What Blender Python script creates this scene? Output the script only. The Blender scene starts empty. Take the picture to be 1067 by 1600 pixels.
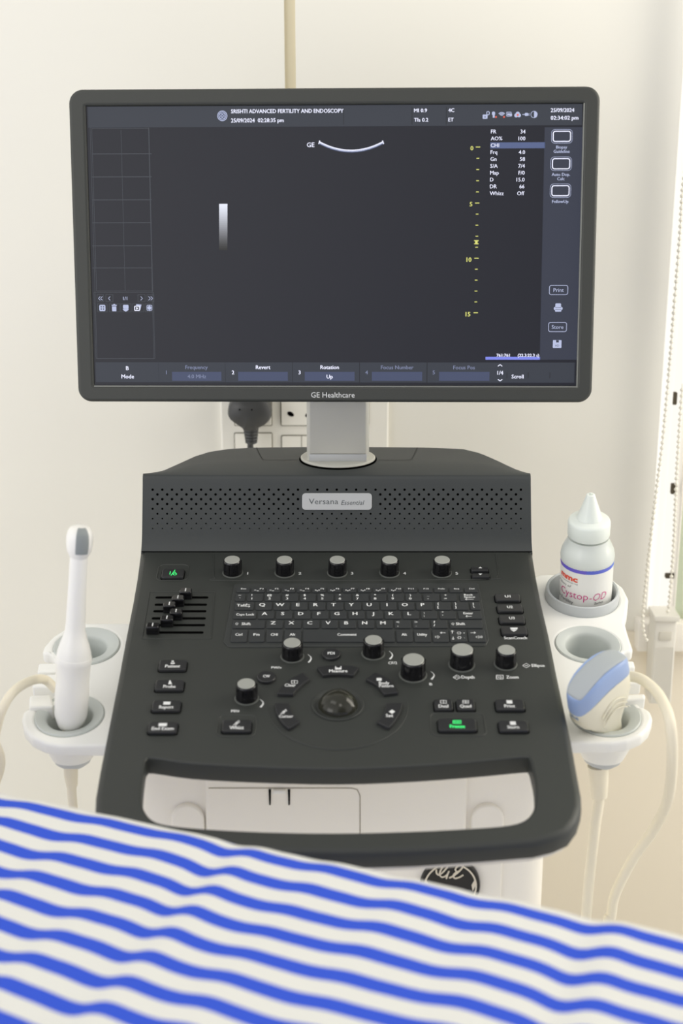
import bpy, bmesh, math, random
from mathutils import Vector, Matrix
from mathutils.geometry import tessellate_polygon
R_ = math.radians
random.seed(4)
col = bpy.context.scene.collection
scn = bpy.context.scene

# ------------------------------------------------------------------ camera, world, lights, exposure
ZC = 1.40
PITCH = R_(17)
cam = bpy.data.cameras.new('camera'); camo = bpy.data.objects.new('camera', cam); col.objects.link(camo)
camo.location = (0, 0, ZC); camo.rotation_euler = (R_(90) - PITCH, 0, 0)
cam.sensor_fit = 'VERTICAL'; cam.sensor_height = 36; cam.sensor_width = 24; cam.lens = 50
cam.clip_start = 0.02
cam.dof.use_dof = True; cam.dof.focus_distance = 1.45; cam.dof.aperture_fstop = 5.0
scn.camera = camo
scn.view_settings.view_transform = 'Standard'; scn.view_settings.look = 'None'
scn.view_settings.gamma = 1; scn.view_settings.use_curve_mapping = False
scn.view_settings.exposure = 0.29

w = bpy.data.worlds.new('world'); scn.world = w; w.use_nodes = True
wn = w.node_tree.nodes; wl = w.node_tree.links
wb = wn['Background']; wb.inputs['Strength'].default_value = 1.0
# the rest of the room around the camera: even and bright, a little dimmer overhead, with an added dark patch behind the camera to darken the screen reflection
wt = wn.new('ShaderNodeTexCoord')
def wdot(v):
    d = wn.new('ShaderNodeVectorMath'); d.operation = 'DOT_PRODUCT'; d.inputs[1].default_value = v; wl.new(wt.outputs['Generated'], d.inputs[0]); return d.outputs['Value']
def wmap(src, a, b, c, d):
    m = wn.new('ShaderNodeMapRange'); m.interpolation_type = 'SMOOTHSTEP'; wl.new(src, m.inputs[0])
    for i, x in zip((1, 2, 3, 4), (a, b, c, d)): m.inputs[i].default_value = x
    return m.outputs[0]
dk = Vector((.38, -.90, .14)).normalized()
k1 = wmap(wdot(tuple(dk)), .84, .985, 1.0, .12); k2 = wmap(wdot((0, 0, 1)), .25, .8, 1.0, .62); k3 = wmap(wdot((-1, 0, 0)), -.6, .6, .84, 1.06)
def wmul(x, y):
    m = wn.new('ShaderNodeMath'); m.operation = 'MULTIPLY'; wl.new(x, m.inputs[0]); wl.new(y, m.inputs[1]); return m.outputs[0]
wb.inputs['Color'].default_value = (1, .99, .965, 1)
wl.new(wmul(wmul(k1, k2), k3), wb.inputs['Strength'])

def area_light(name, loc, target, size, size_y, power, color):
    l = bpy.data.lights.new(name, 'AREA'); l.shape = 'RECTANGLE'; l.size = size; l.size_y = size_y
    l.energy = power; l.color = color
    o = bpy.data.objects.new(name, l); col.objects.link(o); o.location = loc
    o.rotation_euler = (Vector(target) - Vector(loc)).to_track_quat('-Z', 'Y').to_euler()
    return o
area_light('ceiling_panel_light', (-.9, .35, 2.65), (-.2, 1.3, 1.0), 1.2, .6, 3.5, (1, .97, .91))
area_light('ceiling_panel_light', (.55, -.5, 2.65), (.1, 1.2, .9), .6, .6, 3, (1, .95, .87))
area_light('window_daylight', (1.25, 1.35, 1.5), (0.2, 1.25, 1.0), .5, 1.2, 9.0, (1, .93, .80))
area_light('left_fill_light', (-2.1, -.9, 1.2), (0.1, 1.3, 1.0), 1.6, 1.4, 14, (1, .98, .94))  # added soft fill from the left, behind the camera

# ------------------------------------------------------------------ helpers
def lin(c):
    return tuple(((x/255)/12.92 if x/255 <= .04045 else ((x/255+.055)/1.055)**2.4) for x in c)
MATS = {}
def mat(name, rgb, rough=.5, metal=0, spec=.5, noise=0, bump=0, scale=400, emit=0, trans=0, coat=0, sss=0):
    if name in MATS: return MATS[name]
    m = bpy.data.materials.new(name); m.use_nodes = True; nt = m.node_tree; b = nt.nodes['Principled BSDF']
    c = lin(rgb)
    b.inputs['Base Color'].default_value = (*c, 1); b.inputs['Roughness'].default_value = rough
    b.inputs['Metallic'].default_value = metal; b.inputs['Specular IOR Level'].default_value = spec
    b.inputs['Coat Weight'].default_value = coat
    if trans: b.inputs['Transmission Weight'].default_value = trans
    if sss:
        b.inputs['Subsurface Weight'].default_value = sss; b.inputs['Subsurface Radius'].default_value = (.01, .01, .01)
        b.inputs['Subsurface Scale'].default_value = .5
    if emit:
        b.inputs['Emission Color'].default_value = (*c, 1); b.inputs['Emission Strength'].default_value = emit
    tc = nt.nodes.new('ShaderNodeTexCoord'); nz = nt.nodes.new('ShaderNodeTexNoise'); nz.inputs['Scale'].default_value = scale
    nz.inputs['Detail'].default_value = 3
    nt.links.new(tc.outputs['Object'], nz.inputs['Vector'])
    if noise:
        mx = nt.nodes.new('ShaderNodeMix'); mx.data_type = 'RGBA'
        mx.inputs[6].default_value = (*[x*(1-noise) for x in c], 1); mx.inputs[7].default_value = (*[min(1, x*(1+noise)) for x in c], 1)
        nt.links.new(nz.outputs['Fac'], mx.inputs[0]); nt.links.new(mx.outputs[2], b.inputs['Base Color'])
    if bump:
        bp = nt.nodes.new('ShaderNodeBump'); bp.inputs['Strength'].default_value = bump; bp.inputs['Distance'].default_value = .0004
        nt.links.new(nz.outputs['Fac'], bp.inputs['Height']); nt.links.new(bp.outputs['Normal'], b.inputs['Normal'])
    MATS[name] = m
    return m
def glow(name, rgb, k=.8):
    """a lit patch of the display: the colour it gives off"""
    if name in MATS: return MATS[name]
    m = bpy.data.materials.new(name); m.use_nodes = True; b = m.node_tree.nodes['Principled BSDF']
    b.inputs['Base Color'].default_value = (.012, .012, .012, 1); b.inputs['Roughness'].default_value = .45
    b.inputs['Specular IOR Level'].default_value = .35
    b.inputs['Emission Color'].default_value = (*lin(rgb), 1); b.inputs['Emission Strength'].default_value = k
    MATS[name] = m
    return m

FPX = 1600*50/36
FWD = Vector((0, math.cos(PITCH), -math.sin(PITCH))); UPV = Vector((0, math.sin(PITCH), math.cos(PITCH)))
CAM = Vector((0, 0, ZC))
def ray(px, py):
    return FWD + Vector((1, 0, 0))*((px-533.5)/FPX) - UPV*((py-800)/FPX)
def at_y(px, py, Y):                     # the point of the vertical plane y = Y seen there in the photograph
    d = ray(px, py); return CAM + d*(Y/d.y)
def depth(P): return (Vector(P)-CAM).dot(FWD)

class Frame:
    """a plane of the place: origin, right, up along the surface, normal"""
    def __init__(s, O, U, V):
        s.O = Vector(O); s.U = Vector(U).normalized(); s.N = s.U.cross(Vector(V)).normalized(); s.V = s.N.cross(s.U)
        s.M = Matrix(((s.U.x, s.V.x, s.N.x, s.O.x), (s.U.y, s.V.y, s.N.y, s.O.y), (s.U.z, s.V.z, s.N.z, s.O.z), (0, 0, 0, 1)))
    def hit(s, px, py, off=0):
        d = ray(px, py); t = (s.O + s.N*off - CAM).dot(s.N)/d.dot(s.N); P = CAM + d*t - s.O
        return (P.dot(s.U), P.dot(s.V))
    def pt(s, u, v, n=0): return s.O + s.U*u + s.V*v + s.N*n
    def loc(s, P):
        P = Vector(P)-s.O; return Vector((P.dot(s.U), P.dot(s.V), P.dot(s.N)))
    def shift(s, n, O=None):
        return Frame(s.O + s.N*n if O is None else O, s.U, s.V)
    def poly(s, pts, off=0): return [s.hit(*p, off) for p in pts]
WORLD = Frame((0, 0, 0), (1, 0, 0), (0, 1, 0))

def area2(p): return sum(p[i][0]*p[(i+1) % len(p)][1]-p[(i+1) % len(p)][0]*p[i][1] for i in range(len(p)))/2
def ccw(p): return list(p) if area2(p) > 0 else list(p)[::-1]
def cw(p): return ccw(p)[::-1]
def rounded(p, r, n=5):
    p = ccw(p); out = []; L = len(p)
    rs = r if isinstance(r, (list, tuple)) else [r]*L
    for i in range(L):
        a, b, c = Vector(p[i-1]), Vector(p[i]), Vector(p[(i+1) % L])
        d1 = (a-b); d2 = (c-b); l1, l2 = d1.length, d2.length; d1.normalize(); d2.normalize()
        ang = d1.angle(d2, math.pi)
        if ang > 3.05 or rs[i] <= 0: out.append(tuple(b)); continue
        t = min(rs[i]/math.tan(ang/2), l1*.49, l2*.49); rr = t*math.tan(ang/2)
        bis = (d1+d2).normalized(); C = b + bis*(rr/math.sin(ang/2))
        p1 = b+d1*t; p2 = b+d2*t
        a1 = math.atan2(p1.y-C.y, p1.x-C.x); a2 = math.atan2(p2.y-C.y, p2.x-C.x)
        da = (a2-a1+math.pi) % (2*math.pi)-math.pi
        for k in range(n+1): out.append((C.x+rr*math.cos(a1+da*k/n), C.y+rr*math.sin(a1+da*k/n)))
    return out
def rect(u0, v0, u1, v1): return [(u0, v0), (u1, v0), (u1, v1), (u0, v1)]
def rrect(cx, cy, w_, h_, r, n=4): return rounded(rect(cx-w_/2, cy-h_/2, cx+w_/2, cy+h_/2), r, n)
def circle(cx, cy, r, n=32, ry=None): return [(cx+r*math.cos(2*math.pi*k/n), cy+(ry or r)*math.sin(2*math.pi*k/n)) for k in range(n)]
def smooth_closed(p, n=6):
    out = []; L = len(p)
    for i in range(L):
        P = [Vector(p[(i+k) % L]) for k in (-1, 0, 1, 2)]
        for j in range(n): out.append(tuple(cr(P, j/n)))
    return out
def cr(P, t):
    return .5*((2*P[1])+(P[2]-P[0])*t+(2*P[0]-5*P[1]+4*P[2]-P[3])*t*t+(3*P[1]-P[0]-3*P[2]+P[3])*t**3)
def smooth_open(p, n=8):
    p = [Vector(q) for q in p]; p = [2*p[0]-p[1]]+p+[2*p[-1]-p[-2]]; out = []
    for i in range(1, len(p)-2):
        for j in range(n): out.append(cr(p[i-1:i+3], j/n))
    out.append(p[-2]); return out
def inset(p, d):
    out = []; L = len(p)
    for i in range(L):
        a, b, c = Vector(p[i-1]), Vector(p[i]), Vector(p[(i+1) % L])
        e1 = (b-a); e2 = (c-b)
        if e1.length < 1e-9: e1 = e2
        if e2.length < 1e-9: e2 = e1
        e1.normalize(); e2.normalize()
        n1 = Vector((-e1.y, e1.x)); n2 = Vector((-e2.y, e2.x)); m = n1+n2
        if m.length < 1e-6: m = n1
        m.normalize(); k = max(.35, m.dot(n1))
        out.append(tuple(b+m*(d/k)))
    return out

_txt = {}
def text_geo(s, bold=0, shear=0):
    key = (s, bold, shear)
    if key in _txt: return _txt[key]
    c = bpy.data.curves.new('t', 'FONT'); c.body = s; c.size = 1; c.resolution_u = 2; c.offset = bold; c.shear = shear
    o = bpy.data.objects.new('t', c); col.objects.link(o)
    dg = bpy.context.evaluated_depsgraph_get(); me = o.evaluated_get(dg).to_mesh()
    vs = [(v.co.x, v.co.y) for v in me.vertices]; fs = [tuple(p.vertices) for p in me.polygons]
    o.evaluated_get(dg).to_mesh_clear(); bpy.data.objects.remove(o); bpy.data.curves.remove(c)
    if not vs: vs = [(0, 0)]; fs = []
    x0 = min(v[0] for v in vs); x1 = max(v[0] for v in vs)
    _txt[key] = (vs, fs, x0, x1, min(v[1] for v in vs), max(v[1] for v in vs)); return _txt[key]

class MB:
    """collects shapes in a frame's own coordinates; build() links them as ONE mesh object"""
    def __init__(s, frame=WORLD): s.f = frame; s.v = []; s.F = []; s.mi = []; s.sh = []; s.mats = []
    def m(s, mt):
        if mt not in s.mats: s.mats.append(mt)
        return s.mats.index(mt)
    def add(s, vs, fs, mt, sharp=False):
        b = len(s.v); s.v += [tuple(v) for v in vs]; k = s.m(mt)
        for f in fs: s.F.append(tuple(i+b for i in f)); s.mi.append(k); s.sh.append(sharp)
    def prism(s, loop, z0, z1, mt, b=0, holes=(), seg=3, bb=0, cap_mat=None, bottom=True, hb=1.0):
        loops = [ccw(loop)]+[cw(h) for h in holes]
        prof = []
        if bb: prof += [(bb*(1-math.sin(t*math.pi/2/seg)), z0+bb*(1-math.cos(t*math.pi/2/seg))) for t in range(seg+1)]
        else: prof.append((0, z0))
        if b: prof += [(b*(1-math.cos(t*math.pi/2/seg)), z1-b+b*math.sin(t*math.pi/2/seg)) for t in range(seg+1)]
        else: prof.append((0, z1))
        top = []; bot = []
        for li, lp in enumerate(loops):
            n = len(lp); vs = []; q = hb if li else 1.0
            for d, z in prof: vs += [(x, y, z1-(z1-z)*q if z > (z0+z1)/2 else z) for x, y in (inset(lp, d*q) if d else lp)]
            fs = [(r*n+i, r*n+(i+1) % n, (r+1)*n+(i+1) % n, (r+1)*n+i) for r in range(len(prof)-1) for i in range(n)]
            s.add(vs, fs, mt)
            top.append([Vector(v) for v in vs[-n:]]); bot.append([Vector(v) for v in vs[:n]])
        for L, rev, z in ((top, 0, 1), (bot, 1, 0)):
            if not z and not bottom: continue
            flat = [v for l in L for v in l]
            tr = tessellate_polygon([[Vector((v.x, v.y, 0)) for v in l] for l in L])
            s.add(flat, [t[::-1] if rev else t for t in tr], cap_mat if (z and cap_mat) else mt, True)
    def flat(s, loop, z, mt, holes=()):
        L = [[Vector((x, y, 0)) for x, y in l] for l in [loop]+list(holes)]
        s.add([(v.x, v.y, z) for l in L for v in l], tessellate_polygon(L), mt, True)
    def frame_line(s, loop, w_, z, mt):
        a = ccw(loop); b = inset(a, w_); n = len(a)
        s.add([(x, y, z) for x, y in a+b], [(i, (i+1) % n, n+(i+1) % n, n+i) for i in range(n)], mt, True)
    def line(s, pts, w_, z, mt):
        vs = []; n = len(pts)
        for i in range(n):
            a = Vector(pts[max(0, i-1)]); b = Vector(pts[min(n-1, i+1)]); d = (b-a).normalized(); q = Vector((-d.y, d.x))*w_/2; p = Vector(pts[i])
            vs += [(p.x+q.x, p.y+q.y, z), (p.x-q.x, p.y-q.y, z)]
        s.add(vs, [(2*i, 2*i+1, 2*i+3, 2*i+2) for i in range(n-1)], mt, True)
    def lathe(s, c, prof, mt, n=32, axis=None, side=None, caps=True):
        """prof: (radius, height) pairs along axis from centre c; axis default +z of the frame"""
        A = Vector(axis or (0, 0, 1)).normalized()
        X = Vector(side) if side else (Vector((1, 0, 0)) if abs(A.x) < .9 else Vector((0, 1, 0)))
        X = (X-A*X.dot(A)).normalized(); Y = A.cross(X); c = Vector(c); vs = []
        for r, h in prof:
            for k in range(n): t = 2*math.pi*k/n; vs.append(c+A*h+(X*math.cos(t)+Y*math.sin(t))*r)
        fs = [(i*n+k, i*n+(k+1) % n, (i+1)*n+(k+1) % n, (i+1)*n+k) for i in range(len(prof)-1) for k in range(n)]
        s.add(vs, fs, mt)
        if caps:
            for i in (0, len(prof)-1):
                if prof[i][0] > 1e-5: s.add(vs[i*n:(i+1)*n], [tuple(range(n))], mt, True)
    def tube(s, pts, r, mt, n=12):
        pts = [Vector(p) for p in pts]; X = None; vs = []
        for i, p in enumerate(pts):
            d = (pts[min(i+1, len(pts)-1)]-pts[max(i-1, 0)]).normalized()
            if X is None: X = d.orthogonal().normalized()
            X = (X-d*X.dot(d)).normalized(); Y = d.cross(X); rr = r[i] if isinstance(r, list) else r
            vs += [p+(X*math.cos(2*math.pi*k/n)+Y*math.sin(2*math.pi*k/n))*rr for k in range(n)]
        fs = [(i*n+k, i*n+(k+1) % n, (i+1)*n+(k+1) % n, (i+1)*n+k) for i in range(len(pts)-1) for k in range(n)]
        s.add(vs, fs+[tuple(range(n)), tuple(range((len(pts)-1)*n, len(pts)*n))], mt)
    def sphere(s, c, r, mt, n=16, m_=8, sc=(1, 1, 1)):
        vs = []; 
        for i in range(m_+1):
            a = math.pi*i/m_
            for k in range(n): t = 2*math.pi*k/n; vs.append((c[0]+r*sc[0]*math.sin(a)*math.cos(t), c[1]+r*sc[1]*math.sin(a)*math.sin(t), c[2]+r*sc[2]*math.cos(a)))
        s.add(vs, [(i*n+k, i*n+(k+1) % n, (i+1)*n+(k+1) % n, (i+1)*n+k) for i in range(m_) for k in range(n)], mt)
    def box(s, x0, x1, y0, y1, z0, z1, mt, b=0, bb=None):
        s.prism(rounded(rect(x0, y0, x1, y1), b*1.5, 3) if b else rect(x0, y0, x1, y1), z0, z1, mt, b=b, bb=b if bb is None else bb, seg=2)
    def text(s, t, cu, cv, z, mt, h=None, w_=None, bold=0, align='c', shear=0, ref=None):
        """h: height of the letters, w_: width of the whole (either may be None); ref: string that sets the height"""
        vs, fs, x0, x1, y0, y1 = text_geo(t, 0, shear)
        _, _, _, _, r0, r1 = text_geo(ref or 'H', 0)
        ky = h/(r1-r0) if h else None
        kx = w_/(x1-x0) if w_ else ky
        if ky is None: ky = kx
        ox = {'c': (x0+x1)/2, 'l': x0, 'r': x1}[align]; oy = (r0+r1)/2
        for d in ((-bold, 0), (bold, 0), (0, bold*.6)) if bold > 0 else ((0, 0),):
            s.add([((x-ox+d[0])*kx+cu, (y-oy+d[1])*ky+cv, z+d[0]*1e-4) for x, y in vs], fs, mt, True)
    def ptext(s, t, px, py, z, mt, h=6, w_=None, bold=0, align='c', shear=0):
        u, v = s.f.hit(px, py, z); a = s.f.hit(px+1, py, z); b = s.f.hit(px, py-1, z)
        s.text(t, u, v, z, mt, h=h*(b[1]-v), w_=None if w_ is None else w_*(a[0]-u), bold=bold, align=align, shear=shear)
        return a[0]-u, b[1]-v
    def prect(s, x0, y0, x1, y1, z, mt):
        a = s.f.hit(x0, y0, z); b = s.f.hit(x1, y1, z); s.flat(rect(a[0], b[1], b[0], a[1]), z, mt)
    def build(s, name, parent=None, frame=None, label=None, ang=38):
        fr = frame or s.f
        me = bpy.data.meshes.new(name)
        vs = s.v
        if fr is not s.f: vs = [fr.loc(s.f.pt(*v)) for v in vs]
        me.from_pydata(vs, [], s.F)
        for mt in s.mats: me.materials.append(mt)
        me.polygons.foreach_set('material_index', s.mi); me.polygons.foreach_set('use_smooth', [True]*len(s.F)); me.update()
        shp = s.sh
        bm = bmesh.new(); bm.from_mesh(me)
        bm.faces.ensure_lookup_table()
        capv = [f for f in bm.faces if shp[f.index]]
        for f in capv: f.smooth = False
        bmesh.ops.remove_doubles(bm, verts=bm.verts, dist=1e-6)
        bmesh.ops.recalc_face_normals(bm, faces=bm.faces)
        for e in bm.edges:
            if len(e.link_faces) == 2 and (e.calc_face_angle(0) > R_(ang) or e.link_faces[0].smooth != e.link_faces[1].smooth): e.smooth = False
        bm.to_mesh(me); bm.free()
        o = bpy.data.objects.new(name, me); col.objects.link(o)
        place(o, fr.M, parent)
        if label: o['label'] = label
        return o
WM = {}
def place(o, M, parent=None):
    WM[o.name] = M.copy()
    if parent is not None: o.parent = parent; o.matrix_basis = WM[parent.name].inverted() @ M
    else: o.matrix_basis = M
def empty(name, loc):
    o = bpy.data.objects.new(name, None); o.empty_display_size = .05; col.objects.link(o); place(o, Matrix.Translation(Vector(loc))); return o
def tag(o, label, cat, group=None, kind=None):
    o['label'] = label; o['category'] = cat
    if group: o['group'] = group
    if kind: o['kind'] = kind
def struct(o): o['kind'] = 'structure'; return o

# ------------------------------------------------------------------ materials
black = mat('charcoal_plastic', (47, 50, 48), .48, noise=.06, bump=.25, scale=1800)
black2 = mat('charcoal_face_plastic', (55, 59, 60), .5, noise=.05, bump=.2, scale=1800)
keym = mat('key_rubber', (38, 39, 41), .33, bump=.1, scale=1500)
keyw = mat('membrane_key', (46, 49, 51), .5, bump=.15, scale=1500)
gloss = mat('glossy_black', (22, 22, 24), .16)
dark = mat('dark_recess', (8, 8, 8), .8, spec=0)
ink = mat('white_print', (225, 227, 228), .6)
inkg = mat('grey_print', (72, 78, 82), .5)
silver = mat('silver_cap', (170, 172, 167), .38, metal=.25)
silver2 = mat('silver_paint', (205, 204, 197), .42, metal=.1, noise=.04, scale=900)
badge = mat('silver_badge', (186, 188, 190), .42, metal=.2)
white = mat('white_plastic', (243, 243, 239), .38, bump=.05)
cream = mat('cream_plastic', (248, 244, 235), .42, noise=.02, scale=6)
grey = mat('grey_plastic', (200, 205, 202), .45)
greyd = mat('grey_cup_plastic', (194, 198, 200), .5)
cablem = mat('cream_cable', (238, 230, 208), .45)
wallm = mat('wall_paint', (236, 234, 226), .55, noise=.012, scale=3)
dado = mat('wall_laminate', (240, 231, 213), .35, noise=.02, scale=3)
green = glow('green_backlight', (60, 235, 120), 1.3)

# ------------------------------------------------------------------ the room
YW = 1.75
wseam = at_y(453.5, 60, YW).x
mb = MB(); mb.box(-1.6, wseam-.007, YW, YW+.1, 0, 2.7, wallm)
mb.box(wseam+.006, at_y(1020, 780, YW).x+.02, YW, YW+.1, 0, 2.7, wallm)
mb.box(wseam-.02, wseam+.02, YW+.005, YW+.06, .01, 2.69, mat('groove_filler', (226, 216, 188), .7))
struct(mb.build('wall_back'))
zd = at_y(990, 985, YW).z
mb = MB(); mb.box(.10, at_y(1015, 990, YW-.004).x+.25, YW-.006, YW+.001, 0.06, zd, dado, b=.001)
struct(mb.build('trim_1'))
mb = MB(); mb.box(-1.6, 1.5, -1.2, 1.85, -.05, 0, mat('floor_tile', (232, 228, 220), .35, noise=.03, scale=4))
struct(mb.build('floor'))
mb = MB(); mb.box(-1.6, 1.2, YW-.018, YW-.004, 0.0, .08, mat('skirting', (214, 206, 190), .45), b=.002)
struct(mb.build('baseboard_back'))

# window beyond the corner of the wall: white frame members, pane, outdoor light
YX = 1.72
def vstrip(mb, xa, xb, y0, y1, mt, ztop=2.6, zbot=None, ya=YX):
    """a vertical member of the window frame between two photograph columns read at row 780"""
    a = at_y(xa, 780, ya).x; b = at_y(xb, 780, ya).x
    mb.box(a, b, y0, y1, zbot or zd+.03, ztop, mt, b=.002)
wf = mat('window_frame_white', (246, 242, 234), .4)
lit = glow('daylight_glow', (255, 250, 240), .85)  # daylight on the two bright strips is put in as emission
mb = MB()
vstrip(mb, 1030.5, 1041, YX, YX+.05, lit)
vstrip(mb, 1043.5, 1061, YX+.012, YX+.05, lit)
vstrip(mb, 1064, 1069, YX+.004, YX+.05, wf)
xr = at_y(1061, 780, YX).x
mb.box(xr-.04, xr+.55, YX+.004, YX+.05, zd-.02, zd+.02, wf, b=.002)
mb.box(xr-.04, xr+.55, YX+.004, YX+.05, 2.2, 2.26, wf, b=.002)
mb.box(xr+.45, xr+.5, YX+.004, YX+.05, zd, 2.25, wf, b=.002)
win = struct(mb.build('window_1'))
pane = mat('frosted_pane', (214, 222, 196), .35, trans=.6)
mb = MB(); mb.box(at_y(1069, 780, YX).x, xr+.46, YX+.02, YX+.026, zd+.01, 2.22, pane); mb.build('window_pane', win)
mb = MB(); mb.box(at_y(1041, 780, YX).x, at_y(1044, 780, YX).x, YX+.02, YX+.03, zd+.01, 2.22, mat('tan_gasket', (196, 180, 148), .6)); mb.build('window_gasket', win)
mb = MB()
for px, py, w_, h_ in ((1052, 763, 9, 17), (1053.5, 622, 7, 20), (1046, 899, 15, 8)):
    P = at_y(px, py, YX+.010); mp = depth(P)/FPX; mb.prism([(P.x+x, P.z+y) for x, y in rounded(rect(-w_/2*mp, -h_/2*mp, w_/2*mp, h_/2*mp), 2*mp)], -.004, .0, mat('latch_hole', (70, 62, 45), .6))
mm = MB(); mm.mats = mb.mats; mm.v = [(x, YX+.011+z, y) for x, y, z in mb.v]; mm.F = mb.F; mm.mi = mb.mi; mm.sh = mb.sh
mm.build('latch_slots', win)
mb = MB(); mb.box(xr+.5, 1.2, YW, YW+.1, 0, 2.7, wallm); mb.box(at_y(1020, 780, YW).x+.02, xr+.5, YW, YW+.1, 0, zd-.03, wallm)
struct(mb.build('wall_right'))

# ribbed white box hanging below the window strip
P0 = at_y(1019, 963, 1.685); P1 = at_y(1059, 963, 1.685); P2 = at_y(1035, 1100, 1.685)
bxm = mat('box_plastic', (228, 225, 216), .4)
t = empty('ribbed_wall_box', ((P0.x+P1.x)/2, 1.70, P2.z))
mb = MB(); x0, x1, zb, zt = P0.x+.004, P1.x, P2.z, P0.z
mb.box(x0, x1, 1.685, YX+.0, zb, zt, bxm, b=.002)
for k in range(11):
    x = x0+.002+(x1-x0-.004)*(k+.5)/11; mb.box(x-.0008, x+.0008, 1.6840, 1.6855, zb+.004, zt-.042, bxm)
mb.box(x0-.002, x1+.002, 1.681, YX, zt-.006, zt+.001, bxm, b=.001)
mb.build('body', t)
mb = MB(); cx_ = (x0+x1)/2; mb.box(cx_-.008, cx_+.008, 1.6830, 1.6855, zt-.032, zt-.021, mat('box_label', (212, 208, 196), .5), b=.0006)
mb.build('window_tab', t)
tag(t, 'white ribbed plastic box with small rectangular tab under the bright window strip', 'box')

# bead chain of the blind
t = empty('blind_chain', at_y(1006, 990, 1.60))
YB = 1.60
bead = mat('chain_bead', (236, 232, 220), .35)
mb = MB()
A = [(1073, 250), (1066, 300), (1062, 370), (1054, 470), (1047, 560), (1040, 640), (1034, 700), (1025, 770), (1018, 830), (1011, 890), (1006, 940), (1004, 970), (1006, 990), (1010, 1000)]
Bp = [(1066, 600), (1060, 690), (1056, 762), (1053, 840), (1049, 900), (1045, 945), (1042, 960)]
for L in (A, Bp):
    q = smooth_open([at_y(x, y, YB if L is A else YB+.05) for x, y in L], 60); acc = 0; last = q[0]
    mb.tube(q[::20], .0006, bead, 6)
    for p in q:
        if (p-last).length >= .0062: mb.sphere(p, .0024, bead, 8, 5); last = p
mb.build('beads', t)
tag(t, 'white bead pull chain of the blind hanging beside the window', 'chain')

# ------------------------------------------------------------------ switchboard and plug
sw = Frame(at_y(470, 650, YW), (1, 0, 0), (0, 0, 1))
def swr(x0, y0, x1, y1): a = sw.hit(x0, y0, .008); b = sw.hit(x1, y1, .008); return rect(a[0], b[1], b[0], a[1])
root = empty('switchboard', sw.pt(0, -.08, 0))
pl = mat('switch_plate_white', (240, 238, 230), .3)
mb = MB(sw); mb.prism(rounded(swr(342, 545, 606, 742), .004), 0, .008, pl, b=.002); mb.build('plate', root)
line_m = mat('module_gap', (120, 116, 104), .7)
def module(nm, x0, y0, x1, y1, split=None):
    mb = MB(sw); r = swr(x0, y0, x1, y1)
    mb.prism(rounded(inset(ccw(r), -.0012), .002), .0082, .0086, line_m); mb.prism(rounded(r, .0015), .0084, .0105, pl, b=.0006)
    o = mb.build(nm, root)
    if split:
        m2 = MB(sw); a = sw.hit(split, y0, .0106); b = sw.hit(split, y1, .0106); m2.prism(rect(a[0]-.0004, b[1], a[0]+.0004, a[1]), .0103, .0107, line_m); m2.build('switch_gap', o)
    return o
so = module('socket', 439, 598, 503, 664)
def sockholes(so, pts):
    mb = MB(sw)
    for x, y, rx, ry, an in pts:
        u, v = sw.hit(x, y, .0107); c, s_ = math.cos(an), math.sin(an)
        mb.prism([(u+p*c-q*s_, v+p*s_+q*c) for p, q in circle(0, 0, rx, 20, ry)], .0100, .0108, dark)
    mb.build('socket_holes', so)
sockholes(so, [(454, 647, .0045, .0028, -.5), (482, 648, .0045, .0028, .5), (468, 620, .005, .0035, 0)])
so2 = module('socket', 366, 598, 424, 664)
module('rocker_switch', 367, 677, 425, 735)
module('rocker_switch', 440.5, 681, 502, 737, 471)
module('socket', 515, 598, 575, 664)
tag(root, 'white electrical switchboard on the wall behind the monitor arm', 'switchboard')

pk = mat('plug_black', (62, 63, 64), .4)
YP = YW-.045
C0 = at_y(390, 642, YP); mp = depth(C0)/FPX
t = empty('power_plug', C0)
mb = MB()
secs = [(.040, .6), (.034, .93), (.02, 1.0), (.006, 1.0), (-.002, .93), (-.006, .7), (-.0075, .3)]
vs = []; n = 40
out = smooth_closed([(-35, -4), (-31, 13), (-20, 22), (-4, 24), (14, 22), (29, 14), (34, -1), (32, -14), (23, -24), (13, -29), (9, -33), (-9, -33), (-13, -29), (-24, -21), (-32, -14)], 4)
for d, k in secs:
    vs += [(C0.x+x*mp*k, YP+d, C0.z+(y*mp)*k) for x, y in out]
n = len(out)
mb.add(vs, [(i*n+k, i*n+(k+1) % n, (i+1)*n+(k+1) % n, (i+1)*n+k) for i in range(len(secs)-1) for k in range(n)]+[tuple(range((len(secs)-1)*n, len(secs)*n))], pk)
for dx in (-15, 4): mb.lathe((C0.x+dx*mp, YP-.0076, C0.z+4*mp), [(.0011, 0), (.0011, .001)], dark, 10, axis=(0, 1, 0))
mb.build('plug_body', t)
mb = MB()
for k in range(5): mb.lathe((C0.x+1*mp, YP+.008, C0.z-(30+k*5)*mp), [((12-k*.6)*mp, 0), ((12-k*.6)*mp, -3.6*mp), ((9.5-k*.5)*mp, -3.6*mp), ((9.5-k*.5)*mp, -5*mp)], pk, 20)
mb.build('strain_relief', t)
mb = MB(); q = [(C0.x+mp, YP+.008, C0.z-50*mp), (C0.x+mp, YP+.008, C0.z-90*mp), (C0.x+.02, YP-.02, C0.z-.30), (C0.x+.09, YP-.1, C0.z-.62), (C0.x+.11, YP-.25, C0.z-.85)]
mb.tube(smooth_open(q, 10), .0038, pk); mb.build('cable', t)
tag(t, 'black three pin power plug in the wall socket below the monitor', 'plug')

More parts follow.
